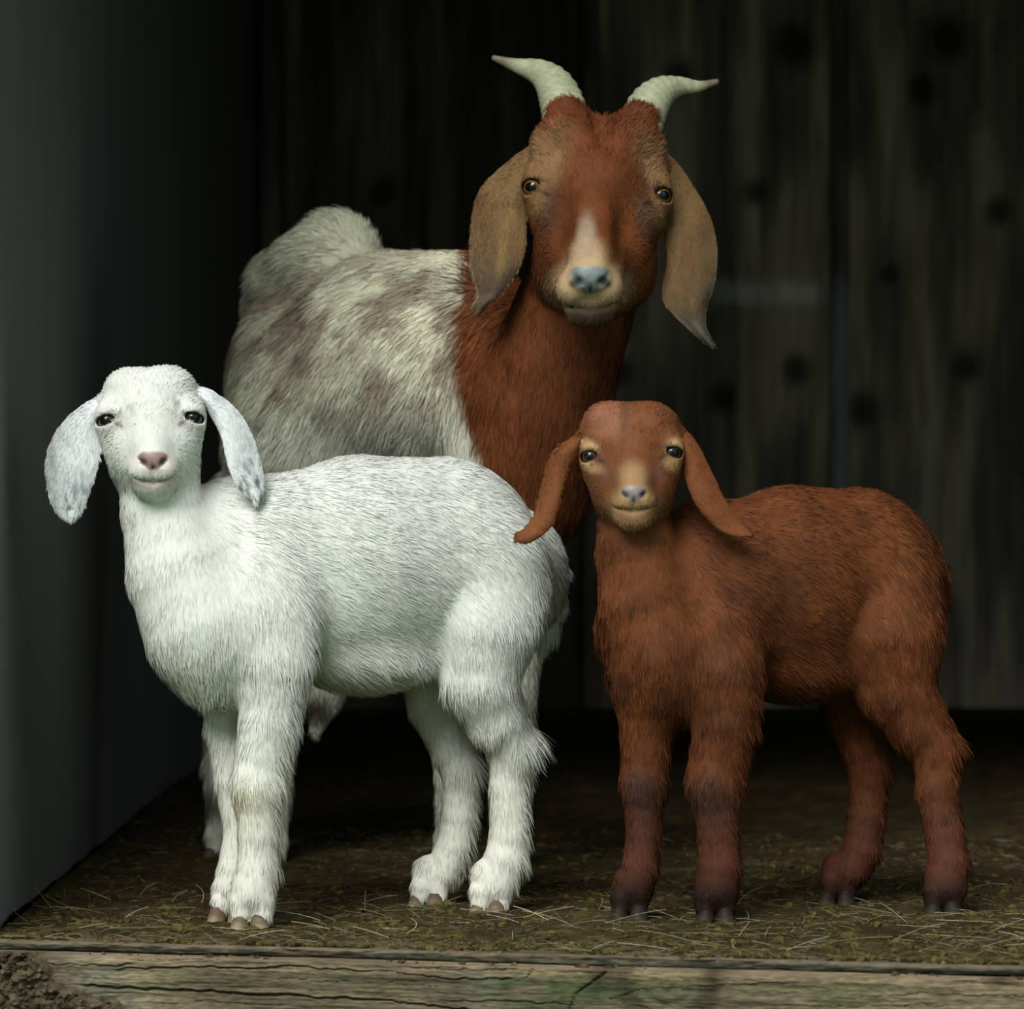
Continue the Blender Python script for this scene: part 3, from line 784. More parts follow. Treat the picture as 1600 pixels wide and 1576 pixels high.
def batten(xc, w, tone, seed):
    X = np.array([xc - w / 2, xc - w / 2, xc + w / 2, xc + w / 2]); Y = np.array([YB + 0.01, YB - 0.018, YB - 0.018, YB + 0.01])
    z = np.linspace(0.02, 2.1, 160)
    G = np.zeros((160, 4, 3)); G[..., 0] = X[None] + 0.0015 * (vnoise(np.stack([z * 9, z * 0, z * 0], -1), seed) - 0.5)[:, None]; G[..., 1] = Y[None]; G[..., 2] = z[:, None]
    C, _ = wood_col(np.stack([G[..., 2], G[..., 0], G[..., 1]], -1), (0.22, 0.155, 0.12), seed)
    py = 788 - (G[..., 2] - CZ) * FPX / (YB + CD)
    bl = (sstep(400, 480, py) * (1 - sstep(790, 900, py)))[..., None] * tone
    C = C * (1 - bl) + np.array([0.32, 0.345, 0.37]) * bl
    return grid_mesh('batten', G, C, M['wall'], back)
for i, (x, w, t_) in enumerate([(wall_px(455), 0.03, 0), (wall_px(680), 0.03, 0), (wall_px(925), 0.032, 0.0), (wall_px(1312), 0.034, 1.0), (wall_px(1720), 0.034, 0.3), (wall_px(2120), 0.034, 0.2)]):
    batten(x, w, t_, 90 + i)
bb = link('baseboard_back', plain_col(box_mesh('baseboard_back', XL + 0.01, 2.45, YB - 0.03, YB - 0.002, 0.0, 0.02, 0.003), (0.03, 0.025, 0.018)), M['wall']); bb['kind'] = 'structure'

# left wall (grey boards, added to give the grey fade at left), right wall and ceiling out of frame
left = link('wall_left_added', plain_col(box_mesh('wall_left_added', XL - 0.06, XL, -0.155, YB + 0.05, -0.05, 2.15), (0.155, 0.16, 0.16)), M['paint']); left['kind'] = 'structure'
right = link('wall_right', plain_col(box_mesh('wall_right', 2.5, 2.56, -0.7, YB + 0.1, -0.05, 2.15), (0.08, 0.07, 0.055)), M['wall']); right['kind'] = 'structure'
ceil = link('ceiling', plain_col(box_mesh('ceiling', XL - 0.7, 2.7, -0.40, YB + 0.1, 1.80, 1.85), (0.05, 0.042, 0.034)), M['wall']); ceil['kind'] = 'structure'
gr_m = mat_attr('outdoor_grass', 0.9, 0.1, (12, 12, 12), 0.4, 0.4, 0.02)
ground = link('ground', plain_col(box_mesh('ground', -14, 14, -22, -0.02, -0.5, -0.34), (0.10, 0.175, 0.065)), gr_m); ground['kind'] = 'structure'
back_ground = link('ground', plain_col(box_mesh('ground', -14, 14, -0.019, 16, -0.5, -0.34), (0.10, 0.10, 0.06)), gr_m); back_ground['kind'] = 'structure'
# ------------------------------------------------------------------ white kid
def mottle(V, f, s): return fbm(V * f, s, 4)

g = Body(4.0)
root = empty('goat', (-0.1, 0.0, 0.0), 'white goat kid with grey-flecked drooping ears standing at the left front of the barn', 'goat')
AX = unit(np.array([0.45, -0.89, 0.0]))      # sideways axis of the trunk
WK = 19
g.chain([(385, 892, 5, 124), (450, 890, -20, 152), (560, 888, -70, 176), (690, 875, -135, 160), (772, 892, -172, 112)], k=30, hl=WK, el=0.22, flat=(AX, 1.32), down=0.35, tag=1)
g.ell((812, 905, -185), (62, 78, 66), k=40, flow=(0.5, 0.2, -0.8), hl=WK, tag=1)
g.chain([(245, 735, 62, 62), (256, 800, 56, 66), (283, 895, 60, 86), (318, 970, 62, 98)], k=32, flow=(0.12, 0, -1), hl=16, el=0.16, tag=2)
g.ell((345, 1010, 55), (88, 78, 82), k=45, flow=(0.2, -0.2, -1), hl=30, el=0.3, tag=1)
g.ell((335, 1060, 60), (48, 36, 50), k=30, flow=(0.1, -0.2, -1), hl=42, el=0.3, tag=1)
g.ell((425, 980, 88), (68, 105, 44), k=45, rot=(0, -8, 0), flow=(0.2, 0, -1), hl=28, tag=1)
g.ell((770, 930, -95), (84, 120, 56), k=50, rot=(0, 10, 0), flow=(0.25, 0, -1), hl=28, tag=1)
g.chain([(428, 1040, 85, 54), (420, 1120, 92, 45), (402, 1225, 98, 38)], k=28, hl=22, el=0.2, tag=3, flow=(0.15, 0.1, -1))
g.chain([(402, 1225, 98, 38), (404, 1300, 98, 31), (402, 1350, 98, 31), (396, 1392, 102, 33)], k=18, hl=19, el=0.18, tag=3, flow=(0.05, -0.05, -1))
g.chain([(362, 1050, -10, 46), (352, 1130, -10, 32), (364, 1215, -10, 29), (376, 1300, -10, 25), (366, 1355, -5, 25), (360, 1385, 0, 26)], k=22, hl=19, el=0.18, tag=3, flow=(0.0, 0, -1))
g.chain([(752, 985, -90, 78), (748, 1060, -85, 64), (772, 1120, -95, 48), (800, 1165, -110, 35)], k=35, hl=23, el=0.2, tag=3, flow=(0.1, 0, -1))
g.chain([(800, 1165, -110, 35), (795, 1225, -114, 29), (795, 1300, -114, 29), (790, 1340, -112, 32), (776, 1378, -108, 32)], k=18, hl=20, el=0.18, tag=3, flow=(0.08, 0, -1))
g.ell((818, 1158, -112), (22, 18, 20), k=18, flow=(0.7, 0, -0.6), hl=30, tag=3)
g.chain([(672, 1020, -225, 56), (683, 1095, -225, 46), (706, 1165, -225, 34), (722, 1200, -225, 30)], k=30, hl=22, el=0.2, tag=3, flow=(0.0, 0, -1))
g.chain([(722, 1200, -225, 30), (718, 1270, -225, 26), (710, 1320, -225, 27), (692, 1362, -222, 28)], k=16, hl=19, el=0.18, tag=3, flow=(0.1, 0, -1))
foot(g, 394, 1449, 104, 34, 12); foot(g, 356, 1436, 4, 25, 11); foot(g, 766, 1430, -105, 32, 12); foot(g, 672, 1418, -218, 29, 11)
g.ell((362, 802, -5), (66, 58, 52), k=34, flow=(0.8, 0.3, -0.45), hl=WK, el=0.22, tag=1)
g.ell((570, 1030, -55), (100, 46, 75), k=40, flow=(0.6, 0, -0.7), hl=30, tag=1)
# head
HF = 8
g.ell((236, 640, 62), (62, 62, 74), k=28, flow=(0, 0.8, 0.5), hl=13, tag=10)
for x, y in ((200, 609), (268, 606)): g.ell((x, y, 68), (36, 33, 42), k=24, flow=(0.2 * (1 if x > 236 else -1), 0.7, 0.6), hl=13, tag=10)
for sd, x, y in ((-1, 175, 654), (1, 296, 651)):
    g.ell((x, y, 88), (19, 24, 28), k=24, flow=(0.7 * sd, 0.5, 0.4), hl=HF, tag=10)
    g.ell((x - 3 * sd, y - 19, 92), (22, 12, 24), k=16, rot=(0, 14 * sd, 0), flow=(0.6 * sd, 0.5, 0.6), hl=11, tag=10)
    g.chain([(x + 2 * sd, y - 26, 62, 20), (x + 12 * sd, y - 24, 62, 13)], k=18, flow=(0.8 * sd, 0.4, 0.1), hl=10, tag=10)
    g.ell((x + 2 * sd, y + 24, 88), (15, 18, 26), k=18, flow=(0.5 * sd, 0.5, -0.4), hl=7, tag=10)
g.ell((236, 660, 104), (50, 38, 36), k=26, flow=(0, 0.4, 1), hl=HF, tag=10)
g.chain([(236, 665, 104, 42), (237, 695, 130, 34), (238, 716, 150, 27)], k=22, flow=(0, 0.5, 1), hl=6, el=0.2, tag=10)
g.ell((196, 706, 84), (30, 46, 52), k=26, flow=(-0.4, 0.5, -0.6), hl=HF, tag=10)
g.ell((280, 704, 84), (30, 46, 52), k=26, flow=(0.4, 0.5, -0.6), hl=HF, tag=10)
g.chain([(240, 722, 90, 48), (241, 744, 128, 33)], k=26, flow=(0, 0.5, -0.8), hl=HF, tag=10)
g.ell((220, 735, 148), (17, 17, 20), k=16, flow=(-0.5, 0.3, -0.6), hl=5, tag=11)
g.ell((259, 733, 148), (17, 17, 20), k=16, flow=(0.5, 0.3, -0.6), hl=5, tag=11)
g.ell((241, 760, 134), (29, 16, 22), k=14, flow=(0, 0.2, -0.9), hl=8, tag=11)
g.ell((238, 717, 162), (22, 14, 12), k=10, flow=(0, 0.2, 1), hl=0, tag=12)
eL = eye_setup(g, 171, 657, 18, -1, yaw=22, tilt=0.22, open_=0.50)
eR = eye_setup(g, 299, 653, 18, 1, yaw=22, tilt=-0.22, open_=0.50)
for x, s in ((222, -1), (256, 1)):
    w = g.surf(x, 721); g.chain([(x - s * 5, 727, w, 2.4), (x + s * 0, 723, w, 4.0), (x + s * 5, 717, w - 3, 3.2)], k=4, sub=True)
mp_ = [(208, 746), (222, 751), (241, 754), (258, 750), (273, 742)]
mw = [g.surf(*q) for q in mp_]; g.chain([(x, y, w, 2.4) for (x, y), w in zip(mp_, mw)], k=5, sub=True)
w = g.surf(239, 735); g.chain([(239, 729, w + 1, 1.6), (240, 748, g.surf(240, 747), 1.6)], k=4, sub=True)

def white_col(px, py, V, tag, N):
    n = mottle(V, 90, 3); n2 = mottle(V, 25, 5)
    C = np.tile(np.array([0.76, 0.76, 0.71]), (len(V), 1)) * (0.88 + 0.16 * n2[:, None])
    leg = sstep(1080, 1260, py); C = blend(C, leg * 0.5, (0.74, 0.70, 0.57))
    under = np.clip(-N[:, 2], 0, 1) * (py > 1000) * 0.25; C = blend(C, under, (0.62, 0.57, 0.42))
    C = blend(C, spot(px, py, 385, 1245, 26, 22, 0.6) * sstep(0.4, 0.6, n) * 0.8, (0.50, 0.36, 0.12))
    head = (tag >= 10)
    C = blend(C, head * spot(px, py, 239, 724, 32, 20, 0.6) * 0.45, (0.66, 0.52, 0.48))
    C = blend(C, head * spot(px, py, 241, 756, 36, 10, 0.6) * 0.75, (0.40, 0.29, 0.27))
    C = blend(C, head * np.clip(1.2 - np.abs(py - np.interp(px, [206, 222, 241, 258, 274], [746, 751, 754, 750, 742])) / 2.2, 0, 1) * (np.abs(px - 240) < 35) * 0.8, (0.16, 0.10, 0.09))

    C = blend(C, head * (spot(px, py, 200, 632, 30, 14, 0.8) + spot(px, py, 288, 632, 24, 16, 0.8)) * sstep(0.5, 0.68, n) * 0.7, (0.22, 0.22, 0.23))
    C = blend(C, head * (spot(px, py, 171, 660, 24, 15, 0.6) + spot(px, py, 299, 657, 24, 15, 0.6)) * 0.45, (0.35, 0.30, 0.29))
    return blend(C, head * (spot(px, py, 186, 664, 7, 3, 0.6, 0.5) + spot(px, py, 284, 661, 7, 3, 0.6, -0.5) + spot(px, py, 171, 648, 17, 3, 0.7, 0.12) + spot(px, py, 299, 645, 17, 3, 0.7, -0.12)).clip(0, 1) * 0.85, (0.06, 0.04, 0.04))
def nose_shape(px, py, cx, y0, y1, hw):
    t = np.clip((py - y0) / (y1 - y0), 0, 1)
    half = hw * np.interp(t, [0, 0.15, 0.4, 0.7, 1.0], [0.70, 0.95, 1.0, 0.72, 0.30])
    return sstep(-3.5, 3.0, half - np.abs(px - cx)) * sstep(y0 - 3.5, y0 + 3, py) * (1 - sstep(y1 - 3, y1 + 3.5, py))
nose_w = lambda px, py, V: nose_shape(px, py, 239.0, 706, 734, 24) * (V[:, 1] < g.p(0, 0, 135)[1])
EW = mat_eye('brown_eye', (0.16, 0.075, 0.035), (0.02, 0.012, 0.01))
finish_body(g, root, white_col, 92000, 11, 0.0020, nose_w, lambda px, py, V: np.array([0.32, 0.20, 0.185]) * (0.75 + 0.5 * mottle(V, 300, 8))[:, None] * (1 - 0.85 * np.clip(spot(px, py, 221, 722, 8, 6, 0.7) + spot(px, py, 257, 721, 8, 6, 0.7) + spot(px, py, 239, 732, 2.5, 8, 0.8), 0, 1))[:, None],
            eyes=(eL, eR), hairless=(lambda px, py, V: spot(px, py, 239, 719, 29, 19, 0.2) * (V[:, 1] < g.p(0, 0, 130)[1]), lambda px, py, V: spot(px, py, 241, 755, 34, 6, 0.4) * (V[:, 1] < g.p(0, 0, 110)[1])), hairmod=feather((1, 0.1, 0), 0.5), streak=0.14, nmix=0.14, var=0.12)
add_eye(root, *eL, EW); add_eye(root, *eR, EW)
def white_ear(px, py, t, s, V):
    n = mottle(V * np.array([1.5, 1, 0.7]), 170, 13)
    C = np.tile(np.array([0.78, 0.79, 0.80]), (len(V), 1))
    C = blend(C, sstep(0.54, 0.61, n) * sstep(0.40, 0.70, t) * 0.9, (0.10, 0.105, 0.13))
    return blend(C, (spot(px, py, 118, 762, 18, 30, 0.7, 0.5) + spot(px, py, 88, 690, 7, 40, 0.8)) * sstep(0.42, 0.6, n) * 0.7, (0.25, 0.26, 0.29))
ear_part(g, root, [(160, 616, 62, 164, 640, 66), (128, 634, 66, 156, 672, 78), (92, 668, 70, 156, 702, 86), (75, 705, 74, 152, 728, 90), (72, 742, 78, 144, 752, 92), (78, 775, 80, 136, 778, 92), (85, 793, 82, 129, 796, 91), (94, 806, 83, 122, 808, 90), (103, 812, 84, 115, 813, 88)], 5, 14, white_ear, 9000, 9, 21)
ear_part(g, root, [(304, 602, 62, 314, 628, 66), (326, 608, 66, 330, 650, 84), (352, 624, 66, 345, 680, 92), (375, 646, 68, 351, 705, 96), (394, 680, 70, 357, 730, 98), (406, 716, 74, 366, 752, 98), (413, 752, 78, 377, 766, 96), (413, 772, 80, 388, 780, 94), (407, 783, 82, 394, 786, 92)], 5, 12, white_ear, 9000, 9, 22)
tail_part(g, root, [(836, 856, -200, 20), (856, 890, -212, 23), (859, 935, -216, 22), (856, 975, -214, 16), (852, 998, -212, 9)], lambda px, py, V: np.tile(np.array([0.76, 0.77, 0.71]), (len(V), 1)), 9000, 27, 23)
for x, y, w, hd in ((392, 1449, 104, -0.05), (356, 1436, 4, -0.1), (764, 1430, -105, -0.25), (668, 1418, -218, -0.3)):
    c = g.p(x, 788, w); c[2] = 0.0; c[1] += -0.004; hoof_part(root, c, hd, 0.0175, (0.10, 0.055, 0.04), (0.50, 0.44, 0.26))

# ------------------------------------------------------------------ brown kid
g = Body(4.05)
root = empty('goat', (0.25, 0.1, 0.0), 'reddish brown goat kid with long folded ears standing at the right front of the barn', 'goat')
AX = unit(np.array([0.60, -0.80, 0.0])); BK = 16
g.chain([(1112, 930, -30, 130), (1165, 928, -60, 150), (1235, 924, -100, 166), (1340, 908, -155, 146), (1402, 925, -178, 90)], k=26, hl=BK, el=0.2, flat=(AX, 1.25), down=0.5, tag=1)
g.ell((1412, 930, -172), (48, 74, 60), k=40, flow=(0.4, 0.3, -0.9), hl=BK, tag=1)
g.chain([(990, 800, 40, 57), (996, 860, 40, 65), (1010, 945, 48, 74), (1035, 1020, 48, 84)], k=24, flow=(0.05, 0, -1), hl=15, el=0.15, tag=2)
g.ell((1042, 1062, 50), (76, 70, 62), k=28, flow=(0.1, -0.2, -1), hl=22, el=0.3, tag=1)
g.ell((958, 985, -8), (28, 52, 45), k=26, flow=(-0.2, 0, -1), hl=18, tag=1)
g.ell((1128, 1000, 52), (60, 92, 50), k=30, rot=(0, -10, 0), flow=(0.2, 0, -1), hl=22, tag=1)
g.ell((1400, 960, -95), (66, 110, 62), k=50, rot=(0, 6, 0), flow=(0.2, 0, -1), hl=22, tag=1)
g.chain([(1132, 1060, 64, 60), (1132, 1130, 72, 50), (1116, 1222, 78, 42)], k=28, hl=18, el=0.2, tag=3, flow=(0.1, 0, -1))
g.chain([(1116, 1222, 78, 42), (1122, 1300, 78, 32), (1124, 1352, 78, 33), (1121, 1390, 80, 34)], k=18, hl=14, el=0.18, tag=3, flow=(0, 0, -1))
g.chain([(1005, 1060, 40, 50), (1010, 1130, 46, 42), (1005, 1222, 50, 33)], k=28, hl=18, el=0.2, tag=3, flow=(0.0, 0, -1))
g.chain([(1005, 1222, 50, 33), (1005, 1300, 50, 26), (1000, 1352, 50, 28), (992, 1388, 52, 29)], k=18, hl=14, el=0.18, tag=3, flow=(0, 0, -1))
g.chain([(1392, 1000, -85, 80), (1400, 1075, -80, 64), (1435, 1135, -70, 48), (1462, 1168, -60, 34)], k=35, hl=18, el=0.2, tag=3, flow=(0.2, 0, -1))
g.chain([(1462, 1168, -60, 34), (1462, 1235, -45, 31), (1476, 1305, -35, 30), (1482, 1350, -28, 32), (1479, 1384, -20, 32)], k=18, hl=14, el=0.18, tag=3, flow=(0, 0, -1))
g.ell((1482, 1164, -60), (14, 13, 16), k=16, flow=(0.7, 0, -0.6), hl=18, tag=3)
g.chain([(1315, 1040, -200, 58), (1335, 1110, -205, 46), (1348, 1165, -205, 37), (1358, 1200, -205, 31)], k=30, hl=18, el=0.2, tag=3, flow=(0.05, 0, -1))
g.chain([(1358, 1200, -205, 31), (1354, 1270, -205, 28), (1346, 1325, -205, 30), (1330, 1358, -205, 29)], k=16, hl=14, el=0.18, tag=3, flow=(0, 0, -1))
foot(g, 1118, 1440, 82, 33, 8); foot(g, 984, 1437, 54, 29, 8); foot(g, 1474, 1430, -14, 31, 8); foot(g, 1311, 1410, -205, 28, 8)
g.ell((1098, 838, -30), (62, 60, 52), k=28, flow=(0.8, 0.3, -0.5), hl=BK, el=0.2, tag=1)
g.ell((1250, 1045, -80), (80, 44, 70), k=40, flow=(0.6, 0, -0.7), hl=24, tag=1)
HF = 6
g.ell((986, 690, 62), (68, 62, 74), k=28, flow=(0, 0.8, 0.5), hl=10, tag=10)
for x, y in ((945, 658), (1022, 660)): g.ell((x, y, 76), (32, 30, 42), k=22, flow=(0.2 * (1 if x > 986 else -1), 0.7, 0.6), hl=9, tag=10)
for sd, x, y in ((-1, 929, 710), (1, 1044, 705)):
    g.ell((x, y, 88), (17, 24, 28), k=24, flow=(0.7 * sd, 0.5, 0.4), hl=5, tag=10)
    g.ell((x - 3 * sd, y - 20, 92), (21, 12, 24), k=16, rot=(0, 14 * sd, 0), flow=(0.6 * sd, 0.5, 0.6), hl=7, tag=10)
    g.chain([(x + 0 * sd, y - 32, 64, 24), (x + 12 * sd, y - 26, 62, 16)], k=18, flow=(0.8 * sd, 0.4, 0.1), hl=8, tag=10)
    g.ell((x + 2 * sd, y + 24, 88), (14, 18, 26), k=18, flow=(0.5 * sd, 0.5, -0.4), hl=5, tag=10)
g.ell((987, 712, 106), (46, 40, 36), k=26, flow=(0, 0.4, 1), hl=HF, tag=10)
g.chain([(987, 715, 108, 38), (989, 748, 134, 30), (990, 768, 152, 24)], k=22, flow=(0, 0.5, 1), hl=5, el=0.2, tag=10)
g.ell((948, 755, 84), (25, 46, 48), k=26, flow=(-0.4, 0.5, -0.6), hl=HF, tag=10)
g.ell((1030, 752, 84), (25, 46, 48), k=26, flow=(0.4, 0.5, -0.6), hl=HF, tag=10)
g.chain([(990, 774, 90, 48), (990, 796, 128, 32)], k=26, flow=(0, 0.5, -0.8), hl=HF, tag=10)
g.ell((973, 784, 148), (16, 16, 20), k=16, flow=(-0.5, 0.3, -0.6), hl=4, tag=11)
g.ell((1007, 783, 148), (16, 16, 20), k=16, flow=(0.5, 0.3, -0.6), hl=4, tag=11)
g.ell((990, 808, 134), (28, 17, 22), k=14, flow=(0, 0.2, -0.9), hl=6, tag=11)
g.ell((990, 769, 164), (20, 12, 11), k=10, flow=(0, 0.2, 1), hl=0, tag=12)
eL = eye_setup(g, 925, 713, 16, -1, yaw=24, tilt=0.2, open_=0.60)
eR = eye_setup(g, 1048, 707, 16, 1, yaw=24, tilt=-0.2, open_=0.60)
for x, s in ((975, -1), (1006, 1)):
    w = g.surf(x, 772); g.chain([(x - s * 5, 777, w, 2.0), (x, 774, w, 3.5), (x + s * 4, 768, w - 3, 2.8)], k=4, sub=True)
mp_ = [(956, 791), (971, 796), (990, 799), (1006, 796), (1022, 790)]
mw = [g.surf(*q) for q in mp_]; g.chain([(x, y, w, 2.2) for (x, y), w in zip(mp_, mw)], k=5, sub=True)
g.chain([(990, 780, g.surf(990, 780) + 1, 1.4), (990, 794, g.surf(990, 794), 1.4)], k=4, sub=True)
RB = np.array([0.132, 0.040, 0.0135])
def brown_col(px, py, V, tag, N):
    n = mottle(V, 60, 23); n2 = mottle(V, 16, 25)
    C = np.tile(RB, (len(V), 1)) * (0.50 + 0.75 * n[:, None]) * (0.55 + 0.9 * n2[:, None])
    lg = (tag == 3) | (tag == 5)
    leg = lg * sstep(1190, 1300, py); C = blend(C, leg * 0.7, (0.070, 0.024, 0.014))
    kn_ = (tag == 3) * (spot(px, py, 1105, 1245, 36, 34, 0.6) + spot(px, py, 1000, 1235, 26, 34, 0.6)); C = blend(C, np.clip(kn_, 0, 1) * 0.7, (0.055, 0.028, 0.022))
    C = blend(C, lg * sstep(1350, 1400, py) * 0.9, (0.011, 0.006, 0.005))
    head = tag >= 10
    C = blend(C, head * 0.5, (0.225, 0.080, 0.033)) * np.where(head, 0.8 + 0.4 * mottle(V, 140, 29), 1.0)[:, None]
    C = blend(C, head * (spot(px, py, 990, 748, 22, 26, 0.6) + spot(px, py, 990, 790, 40, 26, 0.5)).clip(0, 1) * 0.85, (0.36, 0.215, 0.105))
    C = blend(C, head * spot(px, py, 989, 808, 34, 22, 0.6) * 0.6, (0.40, 0.22, 0.10))
    C = blend(C, head * (spot(px, py, 921, 698, 16, 9, 0.5, 0.5) + spot(px, py, 926, 730, 18, 8, 0.6, 0.3) + spot(px, py, 1055, 697, 14, 12, 0.5, -0.5) + spot(px, py, 1050, 724, 14, 9, 0.6)).clip(0, 1) * 0.8, (0.50, 0.32, 0.15))
    C = blend(C, head * (spot(px, py, 945, 738, 14, 20, 0.7, -0.4) + spot(px, py, 1030, 735, 12, 20, 0.7, 0.4)).clip(0, 1) * 0.5, (0.12, 0.055, 0.045))
    C = blend(C, head * spot(px, py, 950, 655, 32, 28, 0.5) * 0.45, (0.40, 0.17, 0.11))
    C = blend(C, head * spot(px, py, 975, 655, 8, 26, 0.8) * 0.6, (0.07, 0.03, 0.015))
    C = blend(C, head * (spot(px, py, 938, 719, 6, 3, 0.6, 0.5) + spot(px, py, 1035, 713, 6, 3, 0.6, -0.5) + spot(px, py, 925, 703, 15, 2.6, 0.7, 0.12) + spot(px, py, 1048, 697, 15, 2.6, 0.7, -0.12)).clip(0, 1) * 0.8, (0.04, 0.025, 0.025))
    C = blend(C, head * np.clip(1.2 - np.abs(py - np.interp(px, [955, 971, 990, 1006, 1023], [790, 796, 799, 796, 789])) / 2.0, 0, 1) * (np.abs(px - 989) < 35) * 0.8, (0.12, 0.06, 0.05))
    return blend(C, head * spot(px, py, 990, 802, 28, 4, 0.6) * 0.6, (0.45, 0.24, 0.17))
nose_b = lambda px, py, V: nose_shape(px, py, 990.0, 760, 784, 21) * (V[:, 1] < g.p(0, 0, 135)[1])
EB = mat_eye('grey_brown_eye', (0.13, 0.10, 0.065), (0.015, 0.012, 0.012))
finish_body(g, root, brown_col, 92000, 31, 0.0020, nose_b, lambda px, py, V: np.array([0.25, 0.205, 0.20]) * (0.75 + 0.5 * mottle(V, 300, 8))[:, None] * (1 - 0.9 * np.clip(spot(px, py, 974, 773, 7, 5, 0.7) + spot(px, py, 1007, 772, 7, 5, 0.7) + spot(px, py, 990, 782, 2.2, 7, 0.8), 0, 1))[:, None],
            eyes=(eL, eR), hairless=(lambda px, py, V: spot(px, py, 990, 771, 26, 16, 0.2) * (V[:, 1] < g.p(0, 0, 130)[1]), lambda px, py, V: spot(px, py, 990, 799, 34, 5, 0.4) * (V[:, 1] < g.p(0, 0, 110)[1])), var=0.5, hairmod=feather((1, 0.1, 0), 0.35), nmix=0.45, streak=0.75)
add_eye(root, *eL, EB); add_eye(root, *eR, EB)
def brown_ear(px, py, t, s, V):
    n = mottle(V, 80, 33); C = np.tile(np.array([0.180, 0.060, 0.021]), (len(V), 1)) * (0.75 + 0.45 * n[:, None])
    return C
ear_part(g, root, [(908, 672, 70, 914, 690, 76), (888, 686, 74, 906, 704, 84), (868, 700, 80, 892, 722, 94), (856, 722, 84, 884, 745, 98), (848, 750, 86, 879, 765, 100), (841, 780, 88, 873, 790, 102), (834, 804, 90, 866, 814, 104), (820, 824, 92, 850, 834, 106), (806, 833, 94, 824, 848, 106), (804, 842, 98, 808, 847, 102)], 7, 10, brown_ear, 8000, 7, 41)
ear_part(g, root, [(1056, 672, 66, 1064, 696, 72), (1076, 676, 68, 1066, 726, 84), (1094, 700, 72, 1072, 752, 92), (1106, 724, 76, 1080, 774, 98), (1119, 752, 80, 1091, 794, 102), (1134, 782, 84, 1108, 814, 106), (1155, 812, 88, 1130, 832, 108), (1174, 832, 94, 1152, 838, 106), (1176, 836, 98, 1170, 839, 102)], 7, 10, brown_ear, 8000, 7, 42)
tail_part(g, root, [(1446, 862, -180, 18), (1465, 890, -186, 14), (1468, 945, -188, 11), (1465, 988, -188, 7)], lambda px, py, V: np.tile(np.array([0.16, 0.055, 0.022]), (len(V), 1)), 5000, 18, 43)
for x, y, w, hd in ((1118, 1440, 82, -0.1), (984, 1437, 54, -0.2), (1473, 1430, -14, -0.15), (1308, 1410, -205, -0.25)):
    c = g.p(x, 788, w); c[2] = 0.0; c[1] += -0.004; hoof_part(root, c, hd, 0.0178, (0.010, 0.008, 0.007), (0.09, 0.065, 0.04))

# ------------------------------------------------------------------ adult doe
g = Body(4.4)
root = empty('goat', (-0.05, 0.5, 0.0), 'large horned adult goat with red-brown head and cream body behind the two kids', 'goat')
AX = unit(np.array([0.80, 0.60, 0.0])); GK = 25
g.chain([(785, 590, -60, 138), (690, 585, -170, 165), (600, 590, -270, 178), (490, 600, -440, 135)], k=50, hl=GK, el=0.25, tag=1, flow=(-0.45, 0.5, -0.75), flat=(AX, 1.1))
g.chain([(742, 458, -60, 66), (655, 464, -190, 68), (600, 470, -300, 74), (540, 478, -430, 76)], k=40, hl=26, el=0.3, flow=(-0.6, 0.5, 0.35), tag=1)
g.ell((527, 392, -430), (54, 60, 55), k=26, flow=(-0.3, 0.4, 0.6), hl=26, el=0.45, tag=1)
g.ell((480, 410, -450), (50, 40, 50), k=26, flow=(-0.6, 0.4, 0.1), hl=26, el=0.4, tag=1)
g.chain([(520, 420, -440, 78), (450, 450, -530, 66), (432, 475, -560, 52)], k=35, hl=GK, el=0.3, flow=(-0.6, 0.6, -0.4), tag=1)
g.ell((500, 690, -330), (150, 175, 150), k=60, flow=(-0.4, 0.4, -0.85), hl=GK, tag=1)
g.ell((440, 590, -480), (70, 130, 90), k=50, flow=(-0.3, 0.3, -0.9), hl=GK, tag=1)
g.chain([(940, 345, 160, 82), (895, 490, 110, 92), (842, 640, 60, 112), (815, 760, 30, 108)], k=50, flow=(-0.1, 0, -1), hl=20, el=0.16, tag=2)
g.ell((770, 640, -20), (70, 160, 90), k=50, flow=(-0.1, 0.1, -1), hl=24, tag=2)
g.chain([(420, 800, -470, 95), (395, 960, -480, 60), (368, 1090, -495, 38), (352, 1190, -500, 30), (351, 1290, -488, 27)], k=40, flow=(0, 0, -1), hl=30, tag=3)
g.chain([(500, 800, -380, 90), (470, 960, -370, 60), (435, 1090, -370, 38), (425, 1200, -370, 30), (420, 1300, -357, 28)], k=40, flow=(0, 0, -1), hl=30, tag=3)
g.ell((505, 1045, -390), (42, 72, 50), k=30, flow=(0, 0, -1), hl=12, tag=4)
g.chain([(505, 1100, -388, 22), (494, 1140, -384, 11)], k=20, flow=(0, 0, -1), hl=4, tag=4)
g.chain([(795, 800, 10, 75), (800, 960, 5, 50), (795, 1120, 5, 38), (795, 1210, 5, 27), (794, 1328, 5, 28)], k=40, flow=(0, 0, -1), hl=22, tag=3)
g.chain([(735, 800, -110, 75), (715, 960, -110, 50), (712, 1120, -110, 38), (710, 1210, -110, 27), (709, 1318, -110, 28)], k=40, flow=(0, 0, -1), hl=22, tag=3)
foot(g, 352, 1340, -488, 31); foot(g, 418, 1351, -355, 31); foot(g, 793, 1381, 5, 32); foot(g, 708, 1371, -110, 32)
